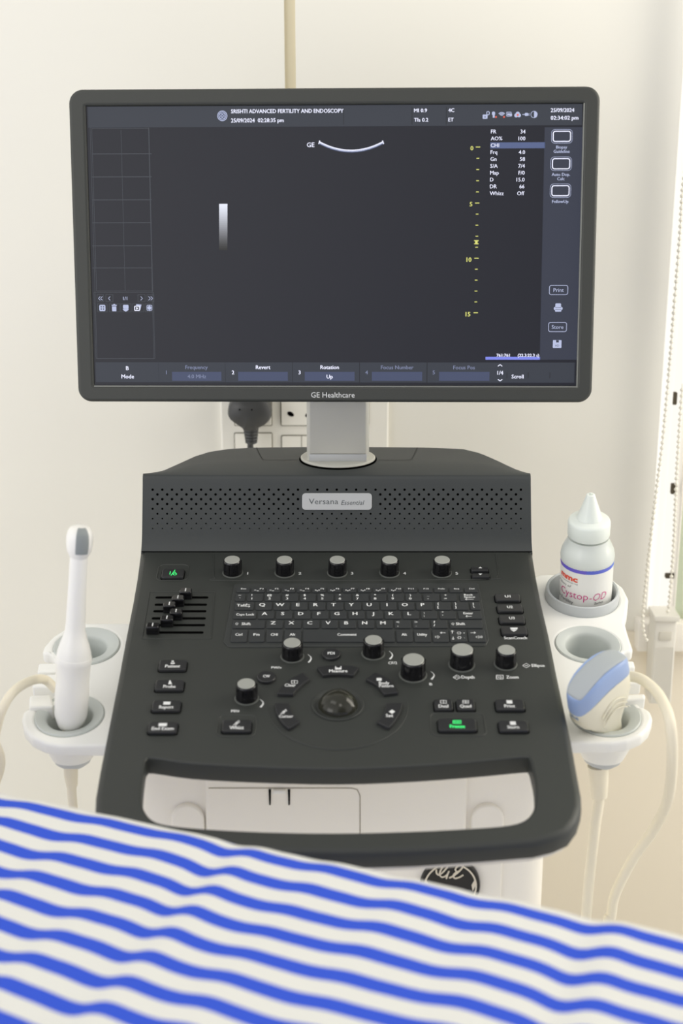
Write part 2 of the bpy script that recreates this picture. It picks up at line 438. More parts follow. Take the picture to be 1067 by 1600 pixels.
# ------------------------------------------------------------------ ultrasound machine
XM = -.006
hz = .387; YF = 1.396                                    # rear cover: height under the camera, front edge
con = Frame((XM, 1.373, ZC-.4617), (1, 0, 0), (0, math.cos(R_(12)), math.sin(R_(12))))
machine = empty('ultrasound_machine', (XM, 1.25, 0))
tag(machine, 'charcoal and white ultrasound machine with monitor, keyboard console and side holders', 'ultrasound machine')

# --- monitor
def rotm(yaw, tilt, roll): return Matrix.Rotation(yaw, 3, 'Z') @ Matrix.Rotation(tilt, 3, 'X') @ Matrix.Rotation(roll, 3, 'Y')
RM = rotm(-.03716, -.13017, -.00637)
scr = Frame(Vector((-.00787, 1.40079, -.15874))+CAM, RM @ Vector((1, 0, 0)), RM @ Vector((0, 0, 1)))
L_ = scr.hit(114, 380, .003)[0]; Rr = scr.hit(931.5, 380, .003)[0]; T_ = scr.hit(530, 137, .003)[1]; B_ = scr.hit(530, 628.5, .003)[1]
mb = MB(scr)
outer = rounded(rect(L_, B_, Rr, T_), .0135, 8)
bez = mat('bezel_plastic', (55, 57, 54), .5, noise=.05, bump=.25, scale=1500)
mb.prism(outer, -.012, .003, bez, b=.003, holes=[rounded(rect(-.2385, -.1345, .2385, .1345), .001, 2)], seg=3)
mb.prism(outer, -.034, -.012, bez, bb=.006)
mon = mb.build('monitor', machine)
u, v = scr.hit(520, 617, .0031); k = scr.hit(554, 617, .0031)[0]-scr.hit(486, 617, .0031)[0]
lip = MB(scr)      # lip at the bottom and right of the glass, painted pale as if lit
lm = mat('lit_bezel_lip', (122, 124, 120), .4)
lip.prism(rect(-.2385, -.1358, .2385, -.1345), -.002, .0031, lm); lip.prism(rect(.2385, -.1358, .2398, .1345), -.002, .0031, lm); lip.build('lit_bezel_lip', mon)
lt = MB(scr); lt.text('GE Healthcare', u, v, .0033, ink, h=.0052, w_=k, bold=.0); lt.build('lettering', mon)

s = MB(scr)
base = bpy.data.materials.new('display_glass'); base.use_nodes = True; b_ = base.node_tree.nodes['Principled BSDF']
b_.inputs['Base Color'].default_value = (.009, .009, .010, 1); b_.inputs['Roughness'].default_value = .32; b_.inputs['Specular IOR Level'].default_value = .38
b_.inputs['Emission Color'].default_value = (*lin((26, 29, 44)), 1); b_.inputs['Emission Strength'].default_value = .5
s.flat(rect(-.2383, -.1343, .2383, .1343), 0, base)
g_bar = glow('ui_bar', (48, 53, 64)); g_side = glow('ui_side', (46, 51, 68)); g_btn = glow('ui_button', (66, 75, 104)); g_w = glow('ui_white', (228, 230, 250), 1.0)
g_dim = glow('ui_dim', (122, 130, 160)); g_line = glow('ui_line', (66, 70, 78)); g_y = glow('ui_yellow', (222, 222, 120)); g_p = glow('ui_purple', (128, 138, 236))
g_hl = glow('ui_highlight', (84, 98, 140)); g_sep = glow('ui_separator', (26, 29, 36)); g_lb = glow('ui_lilac', (186, 194, 226)); g_r = glow('ui_red', (230, 100, 80))
Z1, Z2, Z3 = .00012, .00024, .00036
s.prect(137, 167, 909, 195.5, Z1, g_bar); s.prect(851, 199, 903.5, 562, Z1, g_side); s.prect(149, 566, 897, 598, Z1, g_bar)
for x in (536.7, 643.7, 697.3): s.prect(x-.4, 167, x+.5, 194.5, Z2, g_sep)
for x in (248, 352, 457, 561.7, 667): s.prect(x-.5, 566, x+.5, 598, Z2, g_sep)
for x in (792, 825, 859): s.prect(x-.4, 582, x+.5, 591, Z2, g_sep)
for a, b in ((268.7, 346), (372, 449.7), (476, 554), (581, 659.5), (686, 764.5)): s.prect(a, 581, b, 595, Z2, g_btn)
def tx(t, x, y, h=6.0, m_=g_w, w_=None, al='c', bold=.02): s.ptext(t, x, y, Z3, m_, h=h, w_=w_, bold=bold, align=al)
tx('SRISHTI ADVANCED FERTILITY AND ENDOSCOPY', 361, 174, 6, w_=175, al='l'); tx('25/09/2024  02:28:35 pm', 361, 188.3, 6, w_=82, al='l')
tx('MI 0.9', 647, 172.6, 5.6, w_=20, al='l'); tx('TIs 0.2', 647, 187.3, 5.6, w_=22, al='l'); tx('4C', 700.5, 172.2, 5.6, al='l'); tx('ET', 700.5, 187, 5.6, al='l')
tx('25/09/2024', 860.5, 172.2, 6, w_=36.5, al='l'); tx('02:34:02 pm', 860.5, 184.2, 6, w_=43, al='l')
tx('GE', 485.3, 226.3, 7, bold=.01)
tx('B', 199, 575.3, 6); tx('Mode', 199.5, 588.3, 6)
for t_, x, y, m_ in (('1', 260, 582, g_dim), ('Frequency', 307, 573.8, g_dim), ('4.0 MHz', 307.5, 588.2, g_dim), ('2', 364, 582, g_w), ('Revert', 411, 573.8, g_w), ('3', 468, 582, g_w),
                     ('Rotation', 515, 573.8, g_w), ('Up', 515, 588.5, g_w), ('4', 572.7, 582, g_dim), ('Focus Number', 620.5, 574, g_dim), ('5', 677.6, 582, g_dim), ('Focus Pos', 725, 574.2, g_dim), ('1/4', 781.5, 582.5, g_w), ('Scroll', 808.6, 588.4, g_w)):
    tx(t_, x, y, 5.8, m_)
tx('761:761', 786, 555.2, 4.6, w_=20.5, bold=.03); tx('(22.3:22.3 s)', 825.5, 555.2, 4.6, w_=33, bold=.03)
s.prect(758.5, 557.6, 843.5, 562, Z1, g_p)
def pl_(pts, w_=1.0, m_=g_w, z=Z2):
    k = scr.hit(501, 400)[0]-scr.hit(500, 400)[0]; s.line([scr.hit(*p, z) for p in pts], w_*k, z, m_)
for y, d in ((571, 1), (594, -1)): pl_([(777.8, y+1.3*d), (781.2, y-1.3*d), (784.6, y+1.3*d)], 1.3)
# thumbnails grid
for y in (240.4, 276.3, 312.2, 348, 384, 418.6): s.prect(144, y-.35, 237, y+.4, Z1, g_line)
def fr_(x0, y0, x1, y1, w_=.7, m_=g_line, r=0, z=Z1):
    a = scr.hit(x0, y0, z); b = scr.hit(x1, y1, z); L = rect(a[0], b[1], b[0], a[1]); L = rounded(L, r) if r else L; s.frame_line(L, w_*.00061, z, m_)
fr_(143, 200.5, 239, 455); a_ = scr.hit(189, 203, Z1); b_2 = scr.hit(192, 454, Z1)[1]; s.flat(rect(a_[0]-.0002, b_2, a_[0]+.0002, a_[1]), Z1, g_line); fr_(146.5, 456.5, 242.5, 560.5); fr_(140.5, 199, 240.8, 561)
for a, b in ((151.3, 162.3), (164.8, 177), (215, 227.2), (229.4, 241)): fr_(a, 460.2, b, 471.7)
for a, b in ((152, 167.8), (170.2, 188), (188.5, 205.4), (206.8, 224.5), (226, 240.6)): fr_(a, 474.5, b, 487.5)
def chev(x, y, d): pl_([(x+1.5*d, y-3), (x-1.5*d, y), (x+1.5*d, y+3)], .9, g_lb)
chev(155.2, 466.2, 1); chev(158.6, 466.2, 1); chev(170.7, 466.2, 1); chev(221.2, 466.2, -1); chev(233.5, 466.2, -1); chev(237, 466.2, -1)
tx('1/1', 195.6, 466.3, 5, g_lb)
def rr(x, y, w_, h_, r, m_, z=Z2):
    u, v = scr.hit(x, y, z); k = .00061; s.flat(rrect(u, v, w_*k, h_*k, r*k), z, m_)
def rro(x, y, w_, h_, r, lw, m_, z=Z2):
    u, v = scr.hit(x, y, z); k = .00061; s.frame_line(rrect(u, v, w_*k, h_*k, r*k), lw*k, z, m_)
rr(159.9, 481.2, 10, 10, 2, g_lb)
for dx in (-1.8, 1.8):
    for dy in (-1.8, 1.8): rr(159.9+dx, 481.2+dy, 1.9, 1.9, .5, g_bar, Z3)
rr(178.4, 482.2, 7, 8.5, 1, g_lb); rr(178.4, 477, 8.4, 1.5, .5, g_lb); rr(178.4, 475.8, 3, 1.5, .4, g_lb); rr(178.4, 478.6, 6, .6, .1, g_bar, Z3)
rr(196.5, 479.4, 9, 6.4, 1.5, g_lb); s.flat([scr.hit(*p, Z2) for p in ((191.5, 482.7), (201.5, 482.7), (200, 485), (196.5, 487), (193, 485))], Z2, g_lb)
s.flat([scr.hit(*p, Z1*1.5) for p in ((213, 475.3), (221, 476), (219, 484.5), (211.5, 484))], Z1*1.5, g_lb); rro(214.2, 481.8, 9.4, 8, 1.5, 1.3, g_w); rr(214.2, 481.8, 6.8, 5.4, .5, g_bar, Z2); s.flat([scr.hit(*p, Z3) for p in ((212.8, 479.8), (216.4, 481.8), (212.8, 483.8))], Z3, g_w)
rro(233.4, 481, 9, 9, 1.5, 1, g_lb); rr(233.4, 481, 5.6, 5.6, 2.2, g_lb); s.prect(233, 476, 233.9, 486, Z3, g_lb); s.prect(229, 480.6, 238, 481.4, Z3, g_lb)
# grey bar
for k in range(24):
    f_ = 1-(k/23)**1.25; y0 = 318.5+3*k
    s.prect(342.3, y0, 355.3, y0+3.05, Z1, glow('ui_ramp_%d' % k, tuple(int(40+f_*x) for x in (196, 200, 214))))
# probe footprint arc
def arcp(off): return [(498.5+100*k/20, 222.5+off+13.5*(1-((k-10)/10)**2)) for k in range(21)]
pl_(arcp(-1.2), 1.6, g_w); pl_(arcp(.6), 1.4, g_lb); pl_(arcp(2.2), 1.0, g_btn); pl_([(499.5, 219.6), (498, 225)], 1.6, g_w); pl_([(597.5, 219.6), (599.3, 225)], 1.6, g_w)
# depth scale
u0, v0 = scr.hit(746.8, 229.8, Z1); _, v3 = scr.hit(743, 488.7, Z1)
for k in range(16):
    v = v0+(v3-v0)*k/15; w_ = .0021 if k % 5 == 0 else .0013; s.flat(rect(u0-w_, v-.0004, u0+w_, v+.0004), Z2, g_y)
for t_, x, y in (('0', 737.2, 231.6), ('5', 735.8, 319), ('10', 732.6, 405.7), ('15', 731, 491)): tx(t_, x, y, 6.6, g_y, bold=.03)
rr(744.2, 376, 7, 1.5, 0.1, g_y); rr(744.2, 381, 7, 1.5, .1, g_y); rr(744.2, 378.5, 4, 5, .1, g_y)
# parameters
s.prect(766, 222.6, 851.5, 231.6, Z1, g_hl)
for k, (a, b) in enumerate((('FR', '34'), ('AO%', '100'), ('CHI', ''), ('Frq', '4.0'), ('Gn', '58'), ('S/A', '7/4'), ('Map', 'F/0'), ('D', '15.0'), ('DR', '66'), ('Whizz', 'Off'))):
    y = 205.6+10.72*k; tx(a, 767-.2*k, y, 5.8, al='l', bold=.01)
    if b: tx(b, 820.8-.2*k, y, 5.8, al='r', bold=.01)
# side column
for (x, y), ls in (((877.8, 213), ('Biopsy', 'Guideline')), ((876.6, 255.8), ('Auto Dop.', 'Calc')), ((875.6, 298), ('FollowUp',))):
    rro(x, y, 28.5, 17, 4, 1.5, g_w); rro(x, y, 33, 21.5, 5.5, .6, g_lb)
    for i, t_ in enumerate(ls): tx(t_, x-.4, y+16.8+6.7*i, 4.6, g_lb)
rro(872.6, 453.2, 30, 15.5, 3.5, .9, g_lb); tx('Print', 872.6, 453.2, 5.8, g_lb, bold=0); rro(871, 511, 29.5, 15.5, 3.5, .9, g_lb); tx('Store', 871, 511, 5.8, g_lb, bold=0)
rr(872, 477.2, 9, 6.5, 1.5, g_lb); rr(872, 482, 14, 5, 2, g_lb); rr(872, 485.3, 10, 3.6, 1.2, g_lb); rr(872, 480.6, 9.4, .7, .1, g_side, Z3); rr(872, 483.6, 9.4, .7, .1, g_side, Z3)
rr(870.4, 537.6, 13.8, 12.6, 1, g_lb); rr(870.9, 533.4, 4.2, 3.6, .3, g_side, Z3); tx('HD', 870.4, 540, 3, g_side, bold=0)
# header icons
u, v = scr.hit(347.3, 181, Z2); k = .00061
s.flat(circle(u, v, 8*k, 28), Z1*1.5, g_btn); s.frame_line(circle(u, v, 8*k, 28), 1.1*k, Z2, g_lb); s.frame_line(circle(u, v, 6*k, 24), .7*k, Z2, g_lb)
for a in range(4):
    c_ = [(u+k*(3.3*math.cos(a*1.57+.78)+2.1*math.cos(q)), v+k*(3.3*math.sin(a*1.57+.78)+1.6*math.sin(q))) for q in [i*6.28/12 for i in range(13)]]
    s.line(c_, .8*k, Z3, g_lb)
rr(757.8, 182.3, 7.6, 6.4, 1, g_lb); rro(762.4, 176.8, 5, 6, 2, 1.1, g_lb); rr(757.8, 182.6, 1.4, 2, .4, g_bar, Z3)
rr(771, 177.2, 5, 5.6, 2, g_lb); rr(771.3, 181.6, 3, 4.5, .4, g_lb); rr(774.8, 182.8, 2.6, 2.6, .2, g_r, Z3)
for q in (6.2, 4.2, 2.2):
    pl_([(783.8+q*math.sin(a), 182-q*math.cos(a)) for a in [(-.85+1.7*i/8) for i in range(9)]], 1.3, g_lb)
rr(787.4, 182.8, 2.6, 2.6, .2, g_r, Z3)
rro(795, 178.4, 8, 7, .8, 1, g_lb); rr(795, 178.6, 5, 3, .2, g_lb); rr(798.3, 179.6, 3, 4, .5, g_lb)
s.flat(circle(*scr.hit(806.5, 180.3, Z2), 3.1*k, 14), Z2, g_lb); s.flat(circle(*scr.hit(811, 180.3, Z2), 2.9*k, 14), Z2*1.02, g_lb); s.flat(circle(*scr.hit(808.8, 177.8, Z2), 3.3*k, 14), Z2*1.04, g_lb); rr(808.8, 179.6, 2.8, 2.8, .3, g_r, Z3)
rr(822.5, 178.8, 5.6, 4.6, 1.6, g_lb); rr(818, 178.9, 4, 1, .2, g_lb); rr(826.2, 177.7, 2.4, .8, .1, g_lb); rr(826.2, 179.9, 2.4, .8, .1, g_lb)
u, v = scr.hit(834.3, 178.9, Z2); s.frame_line(circle(u, v, 5.4*k, 24), .8*k, Z2, g_lb); s.flat([(u+4.9*k*math.cos(a), v+4.9*k*math.sin(a)) for a in [-1.57+3.14*i/12 for i in range(13)]], Z2*1.01, g_lb)
s.build('screen', mon)

# --- arm
YA = 1.455
ca = at_y(528, 718, YA); ca.z = ZC-hz
arm = MB(); hw = .0325
arm.prism(rounded(rect(ca.x-hw, YA-.019, ca.x+hw, YA+.019), .006, 4), ca.z+.001, ca.z+.125, silver2, b=.001)
armo = arm.build('monitor_arm', machine)
mb = MB(); mb.box(ca.x-.0295, ca.x+.0295, YA-.0215, YA-.0185, ca.z+.012, ca.z+.125, mat('arm_cover', (200, 199, 191), .45, metal=.1), b=.0012); mb.build('arm_cover', armo)
mb = MB(); mb.box(ca.x-.03, ca.x+.03, YA-.0205, YA-.0185, ca.z+.001, ca.z+.0115, badge, b=.0006); mb.build('arm_foot', armo)
mb = MB(); mb.lathe((ca.x, YA, ca.z), [(.041, -.002), (.041, .0012), (.0400, .0018), (0, .0018)], dark, 48); mb.lathe((ca.x, YA, ca.z), [(.0395, 0), (.0395, .003), (.0385, .0038), (0, .0038)], silver2, 48)
mb.build('swivel_disc', machine)
mb = MB(scr); mb.box(-.05, .05, -.05, .05, -.05, -.033, black, b=.002); mb.build('monitor_mount', machine)
mb = MB(); mb.box(ca.x-.02, ca.x+.02, YA-.035, YA+.02, ca.z+.115, ca.z+.16, black, b=.004); mb.build('arm_hinge', machine)

# --- rear cover with speaker face
sil = [(223, 740.5), (228, 739), (235, 738), (254, 735), (276.5, 725), (305, 712), (327.5, 705), (345, 702.2), (359, 700.4), (391, 698.5), (477, 697.5), (528, 697.2), (577, 697.5), (665, 698.3), (692, 699.2), (724, 700.8), (749.5, 707), (775, 718), (800, 730), (812, 735), (823, 737.2), (829, 739.5)]
top = Frame((XM, YF, ZC-hz), (1, 0, 0), (0, 1, 0))
rear = [top.hit(x, max(y, 697), 0) for x, y in sil]
halfw = .5*(top.hit(829, 742)[0]-top.hit(223, 742)[0]); xc = .5*(top.hit(829, 742)[0]+top.hit(223, 742)[0])
fslope = math.atan2(1.396-1.373, .4617-.387)
NX = 61
def rear_y(x):
    if x <= rear[0][0]: return rear[0][1]
    for a, b in zip(rear, rear[1:]):
        if a[0] <= x <= b[0]: t = (x-a[0])/(b[0]-a[0]); return a[1]+(b[1]-a[1])*t
    return rear[-1][1]
mb = MB(top); vs = []
prof_front = [(-.02, -.098), (-.0245, -.0765), (-.0215, -.0715), (-.0190, -.066), (-.0168, -.058), (-.0148, -.048), (-.00944, -.028), (-.0042, -.0085), (-.003, -.004), (-.0018, -.0014), (0, 0)]
for i in range(NX):
    x = xc-halfw+2*halfw*i/(NX-1); e = abs(2*i/(NX-1)-1); flare = 1.0
    ry = max(rear_y(x), .004)
    P = [(xc+(x-xc)*(1+.010*(min(1, -z/.08))**2.2), y, z) for y, z in prof_front]+[(x, ry*.5, .0005), (x, ry-.003, 0), (x, ry, -.004), (x, ry, -.098)]
    vs += P
n = len(prof_front)+4
fs = [(i*n+j, i*n+j+1, (i+1)*n+j+1, (i+1)*n+j) for i in range(NX-1) for j in range(n-1)]
kf = len(prof_front)
mb.add(vs, [f for f in fs], black2)
mb.add(vs[:n], [tuple(range(n))], black2, True); mb.add(vs[-n:], [tuple(range(n))], black2, True)
cmb = mb
face = Frame(top.pt(0, -.0030, -.004), (1, 0, 0), Vector((0, .0118, .044)))
rows = [(765.1, 2.0), (772.5, 2.1), (780, 2.15), (787.4, 2.05), (795, 1.8), (802.7, 1.6), (810.3, 1.35), (818, 1.15), (825.7, .95)]
for r, (y, rad) in enumerate(rows):
    nn = 39 if r % 2 == 0 else 38; x0 = 238.4 if r % 2 == 0 else 245.9
    for k_ in range(nn):
        x = x0+15.14*k_
        if 466 < x < 587 and 768 < y < 799.5: continue
        zz = .0003 if y < 805 else (.0004 if y < 815 else .0008); u, v = face.hit(x, y, zz)
        cmb.add([top.loc(face.pt(p[0], p[1], zz)) for p in circle(u, v, rad*.00063, 8)], [tuple(range(8))], dark, True)
cover = cmb.build('rear_cover', machine)
mb = MB(con); a = con.hit(220.5, 862.6); b = con.hit(831.5, 862.6); mb.flat(rect(a[0], a[1]-.0004, b[0], a[1]+.0016), .0003, dark); mb.build('cover_joint', cover)
seam = mat('seam_dark', (38, 39, 38), .7)
for pts in ([(401, 699), (405, 708), (409, 715), (414, 718.2), (440, 718.5), (466, 718)], [(652, 699), (648, 707), (645, 714), (639, 718.3), (612, 718.7), (590, 718.5)]):
    mb = MB(top); q = smooth_open([Vector((*top.hit(*p, .0008), 0)) for p in pts], 5); mb.line([(p.x, p.y) for p in q], .0009, .0008, seam)
    mb.build('access_lid_seam', cover)
mb = MB(face); a = face.hit(472, 770.5, .001); b = face.hit(581, 797, .001)
mb.prism(rounded(rect(a[0], b[1], b[0], a[1]), .0035, 5), -.001, .0012, badge, b=.0005)
a = .00064
mb.ptext('Versana', 505.5, 783.5, .0013, inkg, h=8.4, w_=46, bold=-.005); mb.ptext('Essential', 551, 785.3, .0013, inkg, h=6.8, w_=36.5, bold=-.01, shear=.25)
mb.build('name_plate', machine)

# --- console slab with carry handle
outl = [(219, 861), (214, 900), (207, 940), (197, 990), (186, 1050), (175, 1105), (165, 1155), (155, 1205), (149, 1240), (148, 1262), (153, 1281), (168, 1299), (192, 1309), (222, 1315.5), (300, 1322), (400, 1328), (470, 1331), (528, 1332)]
rt = [(832, 861), (838, 900), (846, 940), (858, 990), (870, 1050), (882, 1105), (893, 1155), (902, 1205), (908.5, 1240), (909, 1260), (903, 1279), (889, 1298), (866, 1308), (835, 1315.5), (756, 1322), (650, 1329), (586, 1331)]
allp = outl+rt[::-1]
po = con.poly(allp); po[0] = (po[0][0], po[0][1]+.004); po[-1] = (po[-1][0], po[-1][1]+.004)
hole = [(229.5, 1186), (238, 1184), (300, 1192.5), (400, 1198), (528, 1201), (650, 1196.5), (750, 1189), (818, 1182.6), (826.5, 1184.5), (830.5, 1196), (835.5, 1222), (836, 1250), (832, 1267), (820, 1280), (796, 1288), (740, 1293), (640, 1298), (528, 1300.5), (420, 1299), (320, 1294), (262, 1288), (238, 1280), (226, 1266), (221.5, 1250), (222.5, 1222), (226, 1194)]
ph = smooth_closed(con.poly(hole), 3)
def densify(p, corner):
    return p
TH = .0175
mb = MB(con)
mb.prism(po, -TH, 0, black, b=.0055, bb=.003, holes=[ph], seg=4, hb=.4)
slab = mb.build('control_panel', machine)
mb = MB(con)
shell_o = inset(ccw(po), .004); shell_h = rounded(inset(cw(con.poly([(hole[0][0]+1, hole[0][1]+1)]+hole[1:])), .010), .012, 4)
mb.prism(shell_o, -TH-.0075, -TH-.0005, mat('lower_shell', (226, 222, 212), .42), bb=.004, holes=[shell_h], seg=3)
mb.build('lower_shell', machine)
# white neck between console and body
# raised ridges of the panel
rid = mat('panel_ridge', (84, 87, 84), .42)
def ridge(pts, r=.0006, closed=False, nm='panel_ridge', z=.0):
    q = smooth_open([Vector((*con.hit(*p), z)) for p in pts], 6); m_ = MB(con); m_.tube(q, r, black, 6); return m_.build(nm, slab)
ridge([(334, 866), (334, 895), (336, 903), (345, 907), (560, 907), (765, 905), (775, 903), (778, 897), (776, 880), (774, 866)])
ridge([(234, 925), (336, 925)]); ridge([(336, 925), (330, 998)]); ridge([(234, 925), (222, 998)]); ridge([(222, 998), (330, 998)])

# --- keyboard
kb = [(366, 913), (748, 911.5), (764, 1000), (759, 1010), (357, 1012), (349, 1004)]
mb = MB(con); mb.prism(rounded(con.poly(kb), .004, 4), -.002, .0009, mat('keyboard_membrane', (50, 53, 53), .5, bump=.2, scale=1500), b=.0006)
kbo = mb.build('keyboard', machine)
def key(x0, y0, x1, y1, legends, name='key', par=None, z0=.0007, z1=.0023, m_=None, r=.0015, b=.0006):
    a = con.hit(x0, y1, z1); c = con.hit(x1, y0, z1); k_ = MB(con)
    ax = con.hit(x0, (y0+y1)/2, z1)[0]; bx = con.hit(x1, (y0+y1)/2, z1)[0]
    k_.prism(rounded(rect(ax, a[1], bx, c[1]), r, 3), z0, z1, m_ or keyw, b=b, seg=2)
    if par is machine: k_.flat(rounded(inset(ccw(rect(ax, a[1], bx, c[1])), -.0007), r, 3), .00015, dark)
    for lg in legends:
        t_, fx, fy, h = lg[:4]; w_ = lg[4] if len(lg) > 4 else None
        if callable(t_): t_(k_, x0+(x1-x0)*fx, y0+(y1-y0)*fy, z1+.0001); continue
        k_.ptext(t_, x0+(x1-x0)*fx, y0+(y1-y0)*fy, z1+.0001, ink, h=h, w_=w_, bold=.03)
    cu, cv = (ax+bx)/2, (a[1]+c[1])/2
    return k_.build(name, par or kbo, frame=con.shift(0, con.pt(cu, cv, 0)))
def pline(mb, pts, w_, z, m_=ink):
    k = .00062; mb.line([mb.f.hit(*p, z) for p in pts], w_*k, z, m_)
def arrow(dx, dy, L=4):
    def f(mb, x, y, z):
        pline(mb, [(x-dx*L, y-dy*L*.55), (x+dx*L, y+dy*L*.55)], 1.1, z)
        if dx: pline(mb, [(x+dx*(L-2.2), y-1.5), (x+dx*L, y), (x+dx*(L-2.2), y+1.5)], 1.1, z)
        else: pline(mb, [(x-2, y+dy*(L*.55-1.2)), (x, y+dy*L*.55), (x+2, y+dy*(L*.55-1.2))], 1.1, z)
    return f
def blob(w_, h_, n=3):
    def f(mb, x, y, z):
        for i in range(n):
            xx = x-w_/2+w_*(i+.5)/n; pline(mb, [(xx-w_/n*.42, y+(i % 2)*1.0-.5), (xx+w_/n*.42, y+(i % 2)*1.0-.5)], h_, z)
    return f
def sun(mb, x, y, z):
    pline(mb, [(x+2.4*math.cos(a), y+1.5*math.sin(a)) for a in [i*.628 for i in range(11)]], .8, z)
    for a in [i*1.047 for i in range(6)]: pline(mb, [(x+3.0*math.cos(a), y+1.9*math.sin(a)), (x+4.2*math.cos(a), y+2.6*math.sin(a))], .7, z)
def spk(nw):
    def f(mb, x, y, z):
        pline(mb, [(x-3.5, y-1), (x-1.5, y-1), (x+.5, y-2.3), (x+.5, y+2.3), (x-1.5, y+1), (x-3.5, y+1), (x-3.5, y-1)], .8, z)
        for i in range(nw): pline(mb, [(x+2+i*1.6, y-1.3-.3*i), (x+2.7+i*1.6, y), (x+2+i*1.6, y+1.3+.3*i)], .7, z)
    return f
def upshift(mb, x, y, z): pline(mb, [(x-2.4, y), (x, y-1.8), (x+2.4, y), (x+1.1, y), (x+1.1, y+1.6), (x-1.1, y+1.6), (x-1.1, y), (x-2.4, y)], .8, z)
fl = ['Esc', 'F1', 'F2', 'F3', 'F4', 'F5', 'F6', 'F7', 'F8', 'F9', 'F10', 'F11', 'F12', 'PrtSc', 'Ins', 'Del']
for i, t_ in enumerate(fl):
    x = 369+23.76*i; lg = [(t_, .55 if i in (0, 11, 12, 13, 14, 15) else .75, .30, 1.9, min(10, 2.6*len(t_)))]
    if 1 <= i <= 10: lg.append((blob(8, 1.3 if i < 5 else 2.0, 2 if i < 5 else 3), .38, .66, 2))
    key(x, 917.6, x+21.2, 925, lg)
for i, (a, b) in enumerate(zip('~!@#$%^&*()_+', "`1234567890-=")):
    x0 = 367.5 if i == 0 else 386+27.5*(i-1); x1 = 383.4 if i == 0 else x0+25
    key(x0, 927, x1, 938.4, [(a, .3 if i else .45, .25, 2.9), (b, .3 if i else .45, .72, 3.1)])
key(718, 927, 749, 938.4, [('Back', .45, .2, 2.6, 14), ('Space', .5, .5, 2.6, 17), (arrow(-1, 0, 6.5), .5, .82, 2)])
key(366.6, 940.2, 396.8, 952.3, [('Tab', .35, .45, 3.6), (arrow(-1, 0, 3.3), .68, .35, 2), (arrow(1, 0, 3.3), .68, .6, 2)])
for i, t_ in enumerate('QWERTYUIOP'): key(399.4+27.85*i, 940.2, 424.9+27.85*i, 952.3, [(t_, .4, .38, 4.6)])
for i, (a, b) in enumerate(('{[', '}]')): key(679.4+27.4*i, 940.2, 704.4+27.4*i, 952.3, [(a, .2, .25, 3), (b, .2, .68, 3)])
key(734.5, 940.2, 750.5, 952.3, [('|', .3, .25, 3), ('\\', .35, .66, 3)])
key(364.6, 954, 400.3, 966.3, [('Caps Lock', .52, .48, 3.3, 28)])
for i, t_ in enumerate('ASDFGHJKL'): key(403.1+28.25*i, 954, 428.7+28.25*i, 966.3, [(t_, .4, .38, 4.6)])
for i, (a, b) in enumerate((':;', '"\'')): key(657.5+29*i, 954, 683+29*i, 966.3, [(a, .2, .27, 3), (b, .2, .66, 3)])
key(715.6, 954, 752.5, 966.3, [('Enter', .43, .33, 3.4, 15), (arrow(-1, 0, 4.5), .45, .72, 2)])
key(363.4, 968.4, 413.8, 981, [(upshift, .13, .5, 3), ('Shift', .42, .5, 3.8, 14)])
for i, t_ in enumerate('ZXCVBNM'): key(416.4+28.6*i, 968.4, 442+28.6*i, 981, [(t_, .4, .38, 4.6)])
for i, (a, b) in enumerate(('<,', '>.', '?/')): key(616.2+28.6*i, 968.4, 642+28.6*i, 981, [(a, .2, .28, 3.4), (b, .2, .68, 3.2)])
key(702.4, 968.4, 754, 981, [(upshift, .1, .5, 3), ('Shift', .33, .5, 3.8, 14)])
for x0, x1, t_, w_ in ((361, 386.2, 'Ctrl', 10.5), (388.8, 413.6, 'Fn', 9), (416.2, 441.6, 'CHI', 10.5), (444.3, 470.6, 'Alt', 8.5), (473.4, 616.6, 'Comment', 30), (619.2, 644.8, 'Alt', 8), (647, 673, 'Utility', 15)):
    key(x0, 983.4, x1, 1002.4, [(t_, .48, .42, 3.8, w_)])
key(675.6, 983.4, 700.8, 1002.4, [(arrow(-1, 0), .65, .28, 2), (spk(1), .32, .62, 2)])
key(702.6, 983.4, 729, 1002.4, [(arrow(0, -1), .15, .22, 2), (arrow(0, 1), .2, .72, 2), (sun, .55, .3, 2), (sun, .57, .68, 2), ('+', .85, .3, 2), ('-', .87, .68, 2)])
key(731.2, 983.4, 758.4, 1002.4, [(arrow(1, 0), .28, .28, 2), (spk(3), .6, .62, 2)])

# --- knobs
def knob(px, py, wb, wc, h, name='rotary_knob'):
    """px, py: the middle of the silver cap as seen; wb, wc: width of body and cap in the photograph"""
    u, v = con.hit(px, py, h); P = con.pt(u, v, h); k_ = depth(P)/FPX; rb = wb/2*k_; rc = wc/2*k_
    fr = con.shift(0, con.pt(u, v, 0)); m_ = MB(fr)
    m_.lathe((0, 0, 0), [(rb*1.11, 0), (rb*1.09, .0006), (rb*1.02, .0009)], rid, 36)
    m_.lathe((0, 0, 0), [(rb, .0010), (rb*1.0, .0022), (rb*.985, .004), (rb*.93, h-.0016), (rb*.90, h-.0005), (rb*.85, h), (0, h)], gloss, 36)
    for a in (-1.9, -.9, .3, 1.5, 2.7, 3.8): m_.box(rb*.97*math.cos(a)-.0005, rb*.97*math.cos(a)+.0005, rb*.97*math.sin(a)-.0005, rb*.97*math.sin(a)+.0005, .0015, h-.002, gloss)
    o = m_.build(name, machine)
    c_ = MB(fr); c_.lathe((0, 0, 0), [(rc, h-.001), (rc, h+.0002), (rc*.96, h+.0005), (0, h+.0005)], silver, 36); c_.build('cap', o)
    return u, v
for px in (362.7, 444.5, 527, 609, 690.8): knob(px, 874.8, 29.5, 24, .0150)
